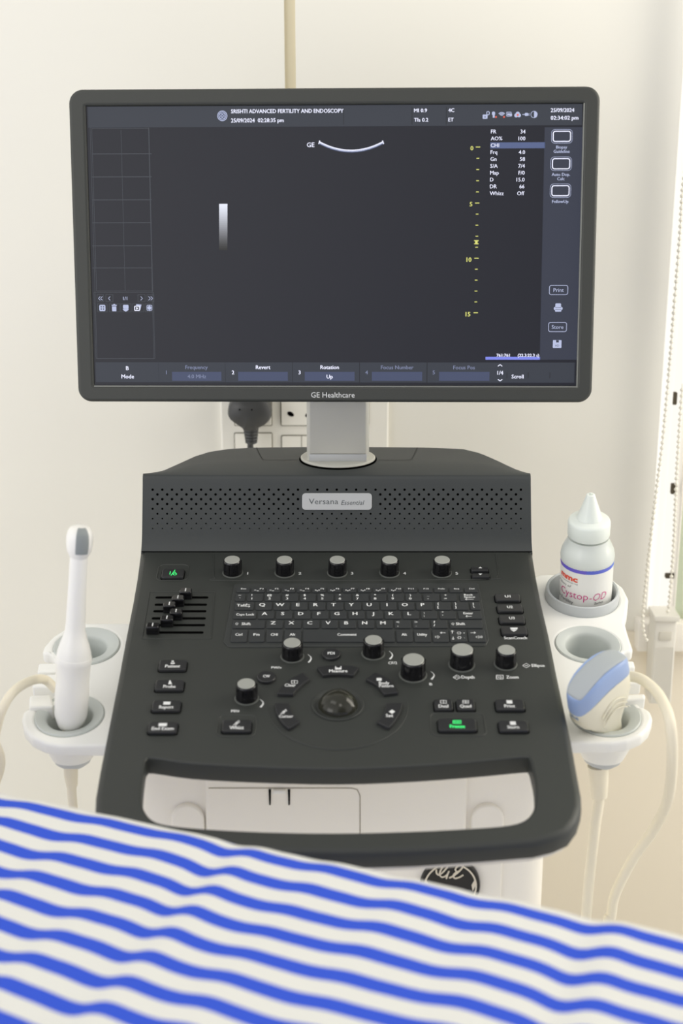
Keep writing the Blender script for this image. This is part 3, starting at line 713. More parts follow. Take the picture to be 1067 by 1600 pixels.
knob(456.3, 1004.3, 34, 26.5, .0150); knob(583.5, 1000, 34, 26.5, .0150); knob(646, 1030.5, 40.5, 33, .0165); knob(722.4, 1015, 38.5, 33, .0165); knob(791.3, 1015.5, 33.5, 27, .0155); knob(384.6, 1068.3, 35, 27.5, .0155)
ZP = .00025
class PR:
    def ptext(s, *a, **k): m_ = MB(con); m_.ptext(*a, **k); m_.build('printed_label', slab)
pr = PR()
def sym(*lines):
    m_ = MB(con)
    for pts, w_ in lines: pline(m_, pts, w_, ZP)
    m_.build('printed_symbol', slab)
for i, x in enumerate((387, 468.6, 550, 632, 713.6)): pr.ptext(str(i+1), x, 895.8, ZP, ink, h=3.6, bold=.02)
def arcmark(px, py, d=1, s_=1.0):
    pts = [(px-3*d*s_, py-6.5*s_), (px+1.5*d*s_, py-2.5*s_), (px+1.6*d*s_, py+1.5*s_), (px-2*d*s_, py+6*s_)]
    q = smooth_open([Vector((*con.hit(*p, ZP), 0)) for p in pts], 5); n = len(q); m_ = MB(con)
    for i in range(n-1): m_.line([(q[i].x, q[i].y), (q[i+1].x, q[i+1].y)], .0004+.0016*(i/n), ZP, ink)
    m_.build('dial_mark', slab)
arcmark(484, 1029); arcmark(611, 1024); arcmark(676, 1055.5); arcmark(409, 1099, 1)
pr.ptext('PW/v', 432, 1043, ZP, ink, h=3.2, w_=16, bold=.03); pr.ptext('CF/2', 613.5, 1035.8, ZP, ink, h=3.8, w_=13.5, bold=.03)
pr.ptext('M/\u03b1', 367.5, 1110.8, ZP, ink, h=3.8, w_=12.5, bold=.03); pr.ptext('B', 673, 1069, ZP, ink, h=3.6, bold=.03)
pr.ptext('Depth', 731, 1058, ZP, ink, h=4.6, w_=20, bold=.03); pr.ptext('Zoom', 800.4, 1058, ZP, ink, h=4.6, w_=19, bold=.03)
pr.ptext('Ellipse', 840.7, 1039.8, ZP, ink, h=4.2, w_=20, bold=.03); pr.ptext('ScanCoach', 805.2, 996.6, ZP, ink, h=4.2, w_=35.5, bold=.03)
sym(([(708, 1058.5), (713.7, 1054.5), (719.5, 1058.5), (713.7, 1061.5), (708, 1058.5)], 1.2), ([(710.5, 1059.5), (713.7, 1057), (717, 1059.5)], 1))
sym(([(775.6, 1055), (786, 1055), (786, 1061), (775.6, 1061), (775.6, 1055)], 1.4)); pr.ptext('Q', 780.8, 1058, ZP, ink, h=3, bold=.03)
sym(([(816.5, 1040), (822.3, 1036.5), (828, 1040), (822.3, 1043.5), (816.5, 1040)], 1.2), ([(820, 1040), (824.7, 1040)], 1.5))


# --- buttons
def icon_box(w_, h_):
    def f(mb, x, y, z): pline(mb, [(x-w_/2, y), (x+w_/2, y)], h_*1.7, z)
    return f
def icon_two(mb, x, y, z): pline(mb, [(x-4.5, y-2.2), (x+4.5, y-2.2), (x+4.5, y+2.2), (x-4.5, y+2.2), (x-4.5, y-2.2)], 1.1, z); pline(mb, [(x, y-2), (x, y+2)], 1, z)
def icon_four(mb, x, y, z): icon_two(mb, x, y, z); pline(mb, [(x-4, y), (x+4, y)], 1, z)
def icon_person(mb, x, y, z): pline(mb, [(x-1.8, y-1.8), (x+1.8, y-1.8)], 3.4, z); pline(mb, [(x-3.2, y+1.3), (x+3.2, y+1.3)], 3.4, z)
def icon_tri(mb, x, y, z): mb.flat([mb.f.hit(*p, z) for p in ((x-3, y+2.5), (x+3, y+2.5), (x+.8, y-3.5), (x-.8, y-3.5))], z, ink)
def icon_diam(mb, x, y, z): mb.flat([mb.f.hit(*p, z) for p in ((x-5, y), (x, y+3.4), (x+5, y), (x, y-3.4))], z, ink)
def icon_shield(mb, x, y, z):
    mb.flat([mb.f.hit(*p, z) for p in ((x-6, y-2.5), (x+6, y-2.5), (x+5, y+1), (x, y+4), (x-5, y+1))], z, ink); pline(mb, [(x-5, y), (x, y+1.4), (x+5, y)], .7, z+.00008, keym)
def icon_run(mb, x, y, z): pline(mb, [(x-5, y+3), (x-1, y), (x+2, y-3)], 1.4, z); pline(mb, [(x-1, y+3), (x+1, y), (x-2, y-1.5)], 1.3, z); pline(mb, [(x+1, y-.5), (x+5, y-2)], 1.2, z); pline(mb, [(x+2.4, y-3.6), (x+4, y-3.6)], 2, z)
def icon_wave(mb, x, y, z): mb.flat([mb.f.hit(*p, z) for p in ((x-5, y+2.6), (x+5, y+2.6), (x+5, y-2.6), (x+3.6, y-2.6), (x+3.6, y+.2), (x+1.8, y-.8), (x, y+.5), (x-1.8, y-.8), (x-3.6, y+.2), (x-3.6, y-2.6), (x-5, y-2.6))], z, ink)
def up_t(mb, x, y, z): mb.flat([mb.f.hit(*p, z) for p in ((x-3, y+1.2), (x+3, y+1.2), (x, y-1.3))], z, ink)
def dn_t(mb, x, y, z): mb.flat([mb.f.hit(*p, z) for p in ((x-3, y-1.2), (x+3, y-1.2), (x, y+1.3))], z, ink)
def button(x0, y0, x1, y1, legends, r=.0028, h=.0030, nm='push_button'):
    return key(x0, y0, x1, y1, legends, nm, machine, -.0005, h, keym, r, .0011)
button(252.5, 888, 287.5, 902, [], nm='power_button')
pb = MB(con); zz = .0032
pline(pb, [(265.2, 897.5), (266.2, 892.5)], 1.1, zz, green); pline(pb, [(267, 899.3), (273.5, 890.5)], 1.1, zz, green); pline(pb, [(273+2.6*math.sin(a), 896.6-2.0*math.cos(a)) for a in [.6+i*.507 for i in range(11)]], 1.1, zz, green); pline(pb, [(273.2, 893), (273.2, 896.5)], 1, zz, green)
pb.build('power_symbol', slab)
button(248, 1030.6, 291.6, 1046.4, [(icon_person, .5, .28, 1), ('Patient', .5, .64, 4.4, 23)]); button(242.3, 1061.6, 287.2, 1077.8, [(icon_tri, .52, .3, 1), ('Probe', .5, .67, 4.4, 19)])
button(237.2, 1093.6, 282.4, 1110.4, [(icon_box(11, 4), .52, .3, 1), ('Report', .5, .66, 4.6, 22)]); button(231.2, 1127, 277.3, 1144.4, [(icon_box(13, 4), .5, .3, 1), ('End Exam', .5, .64, 4.8, 34)])
button(346.7, 1124.2, 392.8, 1142.6, [(icon_run, .5, .32, 1), ('Whizz', .5, .68, 5, 22)])
button(678, 1091.6, 707.6, 1108.6, [(icon_two, .5, .3, 1), ('Dual', .5, .68, 4.6, 15)]); button(713, 1091.6, 742, 1108.6, [(icon_four, .5, .3, 1), ('Quad', .5, .68, 4.6, 17.5)])
button(774, 1092, 819.4, 1108.8, [(icon_box(9, 4.4), .48, .28, 1), ('Print', .49, .66, 4.6, 16.5)]); button(779, 1125.2, 825.6, 1142, [(icon_box(9, 4.4), .48, .28, 1), ('Store', .49, .64, 4.6, 18)])
fz = button(684, 1122, 744.6, 1141.2, [])
pb = MB(con); pb.ptext('Freeze', 714.6, 1134.8, .0032, green, h=5, w_=23, bold=.03)
for a in ([(708, 1126), (720, 1126), (720, 1130.4), (708, 1130.4), (708, 1126)], [(709.5, 1128.2), (718.5, 1128.2)]): pline(pb, a, 1.5, .0032, green)
pb.build('freeze_symbol', slab, label='green backlit freeze symbol')
for x0, y0, x1, y1 in ((244, 882, 296, 907), (674, 1114, 755, 1150), (338, 1117, 401, 1151)):
    a = con.hit(x0, y1); c = con.hit(x1, y0); L = rounded(rect(a[0], a[1], c[0], c[1]), .006, 5); L.append(L[0]); L.append(L[1])
    m_ = MB(con); m_.tube([Vector((x, y, -.0003)) for x, y in L], .0009, black, 8); m_.build('button_recess', slab)
for x0, y0, x1, y1, t_ in ((773.4, 927, 812.8, 938.2, 'U1'), (776.6, 943.6, 816.8, 955, 'U2'), (779.6, 960.6, 820, 972.6, 'U3')): button(x0, y0, x1, y1, [(t_, .5, .42, 3.7, 8.5)], h=.003)
button(783, 977.6, 823.6, 990.6, [(icon_shield, .49, .42, 1)], h=.003)
button(735.6, 885.4, 763, 891.6, [(up_t, .54, .2, 1)], r=.0015, nm='arrow_button'); button(737, 895.2, 765, 901.4, [(dn_t, .48, .35, 1)], r=.0015, nm='arrow_button')
for (x, y, w_, h_), t_ in (((517.3, 1020.5, 29.5, 16), 'PDI'), ((416.3, 1056.4, 30, 16.5), 'CW')):
    u, v = con.hit(x, y, .003); k_ = MB(con); k_.prism(circle(u, v, w_/2*depth(con.pt(u, v, 0))/FPX, 32), -.0005, .003, keym, b=.001); k_.ptext(t_, x, y, .0031, ink, h=4, w_=10.5, bold=.03)
    k_.build('round_button', machine, frame=con.shift(0, con.pt(u, v, 0)))
arcs = {
 'Clear': ([(473.3, 1050), (484.4, 1061), (476, 1066.5), (468.5, 1073), (462, 1079), (457.8, 1085), (432.5, 1084), (436, 1077), (442.5, 1070), (456, 1059.4)], icon_two, (460, 1065.5), (453.5, 1070.5), 17),
 'Cursor': ([(428.2, 1098.5), (452.4, 1098.5), (454, 1106), (457.4, 1113.5), (462, 1121), (468.5, 1127.9), (451.4, 1138.8), (442, 1131), (436.4, 1124), (431, 1113)], icon_run, (443.4, 1112.5), (447, 1119), 22),
 'Measure': ([(494.3, 1042.5), (505, 1040.2), (516, 1039.2), (528, 1038.8), (540, 1039.2), (551, 1040.3), (561.4, 1042.9), (551.8, 1055.4), (540, 1053.8), (528, 1053.4), (516, 1053.9), (504.3, 1055.4)], icon_wave, (528.5, 1043.5), (528.5, 1048.2), 28.5),
 'Body': ([(585.3, 1050.2), (598, 1055.3), (607, 1060), (612.4, 1064.5), (618, 1072.5), (622.6, 1082), (599.7, 1085), (595, 1078), (588.5, 1070.8), (580, 1065.4), (571, 1061.3)], icon_box(8, 4), (592.3, 1061.5), (600, 1067), 16),
 'Set': ([(602.9, 1098.5), (628.8, 1098), (628, 1107), (623.6, 1117), (617, 1127), (607.6, 1137.6), (587.9, 1128), (594, 1122), (599.7, 1115.4), (601.8, 1107)], icon_diam, (612.5, 1112), (608.5, 1118), 11.5)}
for t_, (pts, ic, pi_, pt_, w_) in arcs.items():
    P = con.poly(pts, .003); k_ = MB(con); k_.prism(rounded(P, .0012, 2), -.0005, .0032, keym, b=.0009, seg=2); ic(k_, *pi_, .0034)
    k_.ptext(t_, *pt_, .0034, ink, h=4.4, w_=w_, bold=.03)
    if t_ == 'Body': k_.ptext('Pattern', 603.5, 1071.5, .0034, ink, h=4.2, w_=22, bold=.03)
    cu = sum(p[0] for p in P)/len(P); cv = sum(p[1] for p in P)/len(P)
    k_.build('arc_button', machine, frame=con.shift(0, con.pt(cu, cv, 0)))

# --- trackball
u, v = con.hit(528, 1101.5); fr = con.shift(0, con.pt(u, v, 0)); kd = depth(con.pt(u, v, 0))/FPX
mb = MB(fr); mb.lathe((0, 0, 0), [(41.5*kd, -.001), (41.3*kd, .0009), (40*kd, .0013), (36*kd, .0008), (32.6*kd, -.0004), (32.4*kd, -.004)], black, 64, caps=False)
mb.lathe((0, 0, 0), [(32.4*kd, -.0015), (0, -.0015)], dark, 40, caps=False)
ring = mb.build('trackball_ring', machine)
mb = MB(fr); mb.sphere((0, 0, -.0045), .0178, mat('trackball_gloss', (44, 44, 37), .1, spec=.35), 48, 32); mb.build('trackball', ring)
mb = MB(con); pts = [(u+.0600*math.cos(a), v+.0605*math.sin(a), -.0004) for a in [R_(160+i*5) for i in range(0, 44)]]
mb.tube([Vector(p) for p in pts], [.0004+.0009*math.sin(math.pi*i/(len(pts)-1)) for i in range(len(pts))], black, 8); mb.build('trackball_rim', slab)

# --- sliders
for (xa, xb, y), kx, ky in (((243, 325.5, 933.8), 290.6, 917.3), ((241.5, 323.4, 945), 278.8, 927.6), ((239.4, 322.5, 955.2), 265.3, 938.6), ((237, 321.6, 966.4), 275.9, 948.8), ((235.5, 320.4, 977), 261.4, 960.4), ((232.5, 318, 988.5), 239.2, 972)):
    a = con.hit(xa, y); b = con.hit(xb, y); m_ = MB(con); m_.prism(rrect((a[0]+b[0])/2, a[1], b[0]-a[0], .0034, .0016), -.0005, .0003, dark)
    tr = m_.build('slider_track', machine, frame=con.shift(0, con.pt((a[0]+b[0])/2, a[1], 0)))
    H = .0085; u, v = con.hit(kx, ky+.5, H); m_ = MB(con)
    v = a[1]+.0005
    L = rrect(u, v, .0122, .0085, .0015); vs = []; n = len(L)
    for z, k in ((.0004, 1.0), (.006, .97), (H-.0008, .95), (H, .82)): vs += [(u+(x-u)*k, v+(y_-v)*k, z) for x, y_ in L]
    m_.add(vs, [(i*n+j, i*n+(j+1) % n, (i+1)*n+(j+1) % n, (i+1)*n+j) for i in range(3) for j in range(n)], gloss); m_.add(vs[-n:], [tuple(range(n))], gloss, True)
    m_.flat(rect(u-.0005, v-.0028, u+.0005, v+.0028), H+.0002, ink)
    m_.build('slider_cap', tr, frame=con.shift(0, con.pt(u, v, 0)))

# --- body under the console
YBD = 1.14
bf = Frame(at_y(533, 1270, YBD), (1, 0, 0), (0, 0, 1))
def bfp(pts, n=0): return [bf.hit(*p, n) for p in pts]
mb = MB(); xb0 = at_y(236-40, 1270, YBD).x; xb1 = at_y(855, 1370, YBD).x
mb.prism(rounded(rect(-xb1, YBD, xb1, 1.40), .03, 6), .16, ZC-.56, cream, b=.0)
body = mb.build('body_housing', machine)
mb = MB(); mb.box(-.15, .15, 1.20, 1.42, ZC-.57, ZC-.545, cream); mb.build('console_neck', machine)
mb = MB(bf); zlow = ZC-.95-bf.O.z; zhi = .08
a0 = bf.hit(322, 1270)[0]; a1 = bf.hit(728, 1270)[0]
mb.prism(rounded(rect(a0, zlow, a1, zhi), .004), -.002, .006, cream, b=.003); fp = mb.build('front_panel', body)
dl = mat('panel_seam', (150, 142, 126), .7)
dd = MB(bf); L = [bf.hit(326, 1231.5, .0065), bf.hit(549, 1231.5, .0065), bf.hit(558, 1234, .0065), bf.hit(562.5, 1243, .0065), bf.hit(562.5, 1345, .0065)]
dd.line(L, .0008, .0065, dl); dd.build('door_seam', fp)
mb = MB(bf); 
for x in (421.5, 451.5): mb.flat([bf.hit(*p, .0068) for p in ((x-2, 1233), (x+2, 1233), (x+1.4, 1258), (x-1.0, 1258))], .0068, dark)
mb.prism([bf.hit(*p, .008) for p in ((427, 1234), (446, 1234), (446, 1239.5), (427, 1239.5))], .006, .0095, white, b=.001); mb.build('door_latch', fp)
for cx_ in (294, 761):
    mb = MB(bf); c0 = bf.hit(cx_, 1277, 0); w_ = .0148
    L = [(c0[0]-w_, zlow+.2), (c0[0]+w_, zlow+.2)]+[(c0[0]+w_*math.cos(a), c0[1]+w_*math.sin(a)) for a in [math.pi*i/14 for i in range(15)]]
    mb.prism(L, -.001, .005, cream, b=.002); mb.build('hinge_boss', body)
mb = MB(); mb.prism(rounded(rect(-.24, .98, .24, 1.50), .06, 8), .075, .15, white, b=.015, bb=.005); mb.box(-.10, .10, 1.16, 1.36, .14, .2, cream); mb.build('base', machine)
for x in (-.2, .2):
    for y in (1.03, 1.45):
        mb = MB(); mb.lathe((x-.012, y, .035), [(.0, 0), (.033, 0), (.035, .003), (.035, .021), (.033, .024), (0, .024)], gloss, 24, axis=(1, 0, 0)); mb.lathe((x, y, .06), [(.012, -.01), (.012, .02)], dark, 12)
        mb.build('castor', machine)
# round badge on the body below the handle
bp = Frame(at_y(703, 1382, YBD-.0075), (1, 0, 0), (0, 0, 1)); kb_ = depth(bp.O)/FPX
mb = MB(bp); cr_ = mat('badge_cream', (222, 214, 196), .4)
mb.lathe((0, 0, -.002), [(47*kb_, 0), (47*kb_, .004), (45.5*kb_, .0055), (0, .0055)], gloss, 48)
mb.frame_line(circle(0, 0, 41.5*kb_, 48), 2.6*kb_, .0038, cr_)
def zpt(x, y): P = bp.hit(640+x/4.446, 1330+y/4.446, .004); return P
for st in ([(185, 128), (186, 148), (200, 163), (222, 152), (246, 128), (262, 108), (252, 98), (232, 106), (216, 130), (208, 158), (222, 178), (248, 172), (268, 150), (272, 138), (262, 165), (255, 190)],
           [(275, 185), (300, 172), (330, 150), (358, 122), (370, 102), (358, 94), (334, 104), (318, 124), (326, 140), (348, 136), (322, 146), (304, 166), (312, 186), (340, 182), (372, 164)]):
    q = smooth_open([Vector((*zpt(*p), .0042)) for p in st], 5); mb.tube(q, 1.45*kb_, cr_, 6)
for sx in (1, -1):
    mb.flat([(sx*37*kb_, 12*kb_), (sx*33*kb_, 3*kb_), (sx*35*kb_, -8*kb_), (sx*41*kb_, 6*kb_)], .0039, cr_)
mb.build('round_badge', body, label='black round badge with cream monogram')

# --- holders
hold = con.shift(-.030)
def H(p, off=0): return hold.hit(*p, off)
def ring_at(c, half_w): u, v = H(c); return u, v, half_w*depth(hold.pt(u, v, 0))/FPX
lrings = [ring_at((135.5, 1009), 51.5), ring_at((108.6, 1117), 54)]
lo = [(215, 973), (127, 973), (106, 979.5), (84, 993), (70, 1008), (64.6, 1021), (84, 1021), (86, 1036), (86, 1060), (84, 1107), (37.5, 1107), (34, 1122), (37, 1138), (50, 1152), (70, 1161.5), (96, 1166), (154, 1165), (200, 1165)]
rrings = [ring_at((909, 933), 57), ring_at((918.5, 1006.5), 51), ring_at((946, 1116.5), 55)]
ro = [(830, 897), (925, 897), (955, 903), (973, 917), (982, 935), (980, 957), (976, 972), (982, 993), (990, 1017), (972, 1018), (972, 1060), (972, 1100), (1014, 1106), (1020, 1122), (1014, 1138), (1002, 1149), (980, 1158), (955, 1162), (901, 1161), (870, 1161)]
hw_m = white
def holder(outline, rings, nm, lab):
    P = [H(p) for p in outline]; mb = MB(hold)
    mb.prism(rounded(P, .013, 5), -.012, 0, hw_m, b=.003, bb=.002, holes=[circle(u, v, r*.985, 48) for u, v, r in rings])
    return mb.build(nm, machine, label=lab)
hl = holder(lo, lrings, 'probe_holder', 'white probe holder with two cups'); hr = holder(ro, rrings, 'probe_holder', 'white probe holder with three cups')
def liner(par, u, v, r, ri, floor=None, deep=.045, m_=grey, m2=grey):
    mb = MB(hold); c = (u, v, 0)
    mb.lathe(c, [(r*1.0, -.004), (r, -.0002), (r*.97, .0008), (ri*1.12, -.0012), (ri*1.04, -.0028), (ri, -.006), (ri*.95, -.014), (ri*.82, -deep)]+([(0, -deep)] if floor else []), m_, 56, caps=False)
    mb.build('cup_liner', par)
liner(hl, *lrings[0], .0185, floor=True); liner(hl, *lrings[1], .0195)
liner(hr, *rrings[1], .0205, floor=True); liner(hr, *rrings[2], .0200)
u, v, r = rrings[0]; mb = MB(hold)
mb.lathe((u, v, 0), [(r, -.003), (r*1.0, .008), (r*.985, .0098), (r*.95, .0105), (r*.915, .0095), (r*.90, .007), (r*.88, -.02), (r*.86, -.024), (0, -.024)], greyd, 56, caps=False)
mb.build('bottle_cup', hr, label='raised grey cup for the gel bottle')
def under(par, u, v, r, sgn):
    P = hold.pt(u, v, -.012); mb = MB(Frame(P, (1, 0, 0), (0, 1, 0)))
    mb.lathe((0, 0, 0), [(r*.93, .001), (r*.92, -.004), (r*.80, -.016), (r*.66, -.026), (r*.60, -.030)], hw_m, 48, caps=False); mb.build('cup_underside', par)
    mb = MB(Frame(P, (1, 0, 0), (0, 1, 0))); mb.lathe((0, 0, 0), [(r*.60, -.026), (r*.52, -.034), (r*.36, -.038), (r*.30, -.038), (r*.30, -.02)], greyd, 40, caps=False); mb.build('cup_outlet', par)
under(hl, *lrings[1], 1); under(hr, *rrings[2], -1)
def hook(par, pts, z0, z1, nm='cable_hook', b=.0022):
    mb = MB(hold); mb.prism(rounded([H(p, z1) for p in pts], .002, 3), z0, z1, hw_m, b=b, bb=.001); mb.build(nm, par)
hook(hl, [(60.5, 1036), (92, 1035), (92, 1049), (58, 1049.5)], -.006, .003); hook(hl, [(53, 1054), (96, 1052), (96, 1073), (50, 1073)], -.008, .004); hook(hl, [(46, 1086), (80, 1084.5), (84, 1104), (45, 1105)], -.010, .004)
hook(hr, [(960, 1032), (990, 1032), (992.5, 1042), (960, 1044)], -.006, .003); hook(hr, [(955, 1049), (994, 1048), (1002, 1067), (955, 1069)], -.009, .004); hook(hr, [(971, 1085), (1008, 1083), (1008, 1091), (972, 1095)], -.012, .006)
mb = MB(hold)

# ------------------------------------------------------------------ endocavity probe
u, v, r = lrings[1]; Bq = hold.pt(*H((110.5, 1124)), 0); Tq = at_y(125.5, 822, Bq.y-.004)
pw = mat('probe_white', (240, 239, 234), .35); ax = (Tq-Bq); Ln = ax.length; A_ = ax.normalized(); k0 = depth(Bq)/FPX; k1 = depth(Tq)/FPX
probe = empty('endocavity_probe', Bq-A_*.01); tag(probe, 'slim white wand ultrasound probe standing upright in left front holder', 'ultrasound probe')
def yy(y): return (1124-y)/(1124-822)*Ln
mb = MB()
handle = [(.0, -.010), (.0060, -.0095), (.0105, -.0065), (.0122, -.002), (24.3*k0, yy(1120)), (25.5*k0, yy(1115)), (26.5*k0, yy(1085)), (25.6*k0, yy(1062)), (26.8*k0, yy(1035)), (27.6*k0, yy(1031)), (28.2*k0, yy(1028)), (27.2*k0, yy(1022))]
mb.lathe(Bq, handle, pw, 32, axis=A_); mb.build('handle', probe)
mb = MB()
shaft = [(26.9*k0, yy(1024)), (25.6*k0, yy(1014)), (22.5*k0, yy(1003)), (18.5*k0, yy(992)), (15.6*k0, yy(981)), (14.7*k0, yy(968)), (14.4*k1, yy(925)), (14.0*k1, yy(880)), (13.8*k1, yy(868))]
mb.lathe(Bq, shaft, pw, 32, axis=A_); mb.build('shaft', probe)
mb = MB()
head = [(13.6*k1, yy(869)), (16*k1, yy(864)), (19.2*k1, yy(858)), (20.8*k1, yy(848)), (20.8*k1, yy(838)), (19.6*k1, yy(831)), (16.5*k1, yy(825.5)), (11*k1, yy(822.5)), (0, yy(821.5))]
mb.lathe(Bq, head, pw, 32, axis=A_); ho = mb.build('head', probe)
# grey acoustic window bent around the head, facing the front
mb = MB(); X = (Vector((1, 0, 0))-A_*A_.x).normalized(); Yd = A_.cross(X); vs = []
ys = [(20.3, 859), (21.4, 852), (21.5, 845), (21.4, 838), (20.4, 831), (17.5, 825.2), (12, 821.6)]
for rr_, y in ys:
    for k in range(9):
        a = R_(-102+k*7.2)+0.09; vs.append(Bq+A_*(yy(y)+.0002)+(X*math.cos(a)+Yd*math.sin(a))*(rr_*k1))
mb.add(vs, [(i*9+k, i*9+k+1, (i+1)*9+k+1, (i+1)*9+k) for i in range(6) for k in range(8)], mat('acoustic_grey', (140, 146, 146), .45)); mb.build('acoustic_window', ho)
Cb = Bq-A_*.008
mb = MB()
q = [Cb, Cb+Vector((.002, .0, -.03)), at_y(112, 1225, Cb.y), at_y(116, 1290, Cb.y), at_y(112, 1420, Cb.y)+Vector((0, .03, 0)), Vector((-.34, 1.12, .42)), Vector((-.44, 1.10, .40)), Vector((-.50, 1.1, .55)),
     at_y(-28, 1260, 1.12), at_y(-8, 1150, 1.12), at_y(4, 1108, 1.12), at_y(22, 1080, 1.13), at_y(48, 1064, 1.15), at_y(70, 1062, 1.17), at_y(88, 1078, 1.17)]
mb.tube(smooth_open(q, 10), .0042, cablem, 14); mb.tube([Cb+Vector((0, 0, -.002)), at_y(111, 1212, Cb.y), at_y(112.5, 1228, Cb.y)], [.007, .0062, .005], cablem, 14); mb.build('cable', probe)

# ------------------------------------------------------------------ convex probe
u, v, r = rrings[2]; Cc = hold.pt(*H((950, 1122)), 0)
HX = Vector((.70, .52, .40)).normalized(); HD = Cc-Vector((0, 0, 0)); kc = depth(Cc)/FPX
headc = at_y(931, 1044, Cc.y-.032)                       # middle of the lens arc
HZ = (headc-Cc); HZ = (HZ-HX*HZ.dot(HX)).normalized(); HY = HZ.cross(HX)
cv = Frame(headc, HX, HY); cv = Frame(headc-HZ*.0, HX, HY)   # u: width, v: thickness, n: outward through the lens
if cv.N.dot(HZ) < 0: cv = Frame(headc, HX, -HY)
cprobe = empty('convex_probe', Cc); tag(cprobe, 'cream and blue convex ultrasound probe resting in right front holder', 'ultrasound probe')
blue = mat('probe_blue', (150, 172, 214), .38); lens = mat('lens_grey', (172, 178, 182), .45); cr2 = mat('probe_cream', (226, 222, 204), .4)
def ell(a, b, z, n=40, p=2.8, x0=0):
    return [(x0+a*math.copysign(abs(math.cos(t))**(2/p), math.cos(t)), b*math.copysign(abs(math.sin(t))**(2/p), math.sin(t)), z) for t in [2*math.pi*i/n for i in range(n)]]
def loft(mb, secs, mt, cap0=True, cap1=True):
    n = len(secs[0]); vs = [p for s_ in secs for p in s_]
    mb.add(vs, [(i*n+k, i*n+(k+1) % n, (i+1)*n+(k+1) % n, (i+1)*n+k) for i in range(len(secs)-1) for k in range(n)]+([tuple(range(n))] if cap0 else [])+([tuple(range((len(secs)-1)*n, len(secs)*n))] if cap1 else []), mt)
W2 = .0335; T2 = .0135; RC = .060
def bend(s_): return [(x, y, z-(x*x)/(2*RC)*1.15) for x, y, z in s_]
mb = MB(cv); loft(mb, [bend(ell(W2, T2, -.019)), bend(ell(W2*1.01, T2*1.03, -.016)), bend(ell(W2, T2, -.004)), bend(ell(W2*.985, T2*.95, -.001)), bend(ell(W2*.96, T2*.88, .0002)), bend(ell(W2*.5, T2*.3, -.002))], blue); cband = mb.build('head_band', cprobe, label='pale blue head band')
mb = MB(cv); loft(mb, [bend(ell(W2*.93, T2*.74, -.002, p=5)), bend(ell(W2*.925, T2*.73, .0006, p=5)), bend(ell(W2*.91, T2*.68, .0010, p=5)), bend(ell(W2*.90, T2*.5, .0012, p=5)), bend(ell(W2*.89, T2*.25, .0014, p=5)), bend(ell(W2*.885, 0, .0014, p=5))], lens); mb.build('lens', cprobe, label='grey curved lens')
mb = MB(cv)
def bk(a, b, z, k): return [(x, y, zz_-(x*x)/(2*RC)*1.15*k) for x, y, zz_ in ell(a, b, z)]
loft(mb, [bk(W2*.99, T2*1.02, -.019, 1), bk(W2*.97, T2*1.12, -.026, .9), bk(W2*.94, T2*1.14, -.036, .8), bk(W2*.82, T2*1.12, -.048, .5), bk(W2*.62, T2*1.05, -.058, .3), bk(W2*.43, T2*.98, -.07, 0), bk(W2*.42, T2*.98, -.09, 0), bk(W2*.36, T2*.85, -.104, 0), bk(W2*.22, T2*.7, -.118, 0)], cr2); chs = mb.build('handle', cprobe)
mb = MB(cv)
for k, s_ in enumerate((0, .5, 1)):
    q = [Vector((W2*(.62-.18*s_)*math.cos(a)+.002, -T2*1.2-.0002, -.030-.010*s_-.016*math.sin(a)*(-1))) for a in [R_(200+i*14) for i in range(8)]]
    q = [Vector((x_, (T2*1.17)*(-1 if (cv.pt(0, -1, 0)-CAM).length < (cv.pt(0, 1, 0)-CAM).length else 1), -.046-.012*s_+.014*math.cos(i*.35-1.2))) for i, x_ in enumerate([W2*(-.45+.13*j) for j in range(8)])]
    mb.tube(q, .0007, cr2, 8)
mb.build('grip_ridge', chs)
mb = MB(cv); mb.prism(rrect(-W2*.93, 0, .003, .009, .0012), -.035, -.022, mat('probe_mark', (110, 140, 180), .4)); mb.build('orientation_mark', cband)
Cb = cv.pt(0, 0, -.112)
mb = MB()
q = [Cb, at_y(935, 1180, Cc.y+.004), at_y(936, 1245, Cc.y+.004), at_y(930, 1290, Cc.y), at_y(921, 1370, Cc.y), at_y(915, 1440, Cc.y), at_y(914, 1560, Cc.y)+Vector((0, .03, 0)), Vector((.235, 1.16, .36)), Vector((.27, 1.16, .42)), at_y(950, 1470, 1.15),
     at_y(955, 1430, 1.15), at_y(962, 1395, 1.15), at_y(990, 1340, 1.15), at_y(1022, 1295, 1.14), at_y(1043, 1250, 1.12), at_y(1050, 1190, 1.10), at_y(1047, 1130, 1.10), at_y(1032, 1090, 1.13), at_y(1012, 1068, 1.15), at_y(992, 1058, 1.17), at_y(972, 1060, 1.19), at_y(960, 1078, 1.19)]
rd = .0048
mb.tube(smooth_open(q, 10), rd, cablem, 14); mb.tube([Vector(q[1])+Vector((0, 0, -.01)), Vector(q[1])*.4+Vector(q[2])*.6, Vector(q[2])], [.0095, .0085, .0072], cablem, 14); mb.build('cable', cprobe)

# ------------------------------------------------------------------ gel bottle
u, v, r = rrings[0]
bb_ = H((910, 944)); Bb = hold.pt(u+.0042, v, -.0235); Tb = at_y(923, 772, Bb.y-.030); ax = Tb-Bb; A_ = ax.normalized(); Ln = ax.length; kb2 = depth(Bb+ax*.4)/FPX
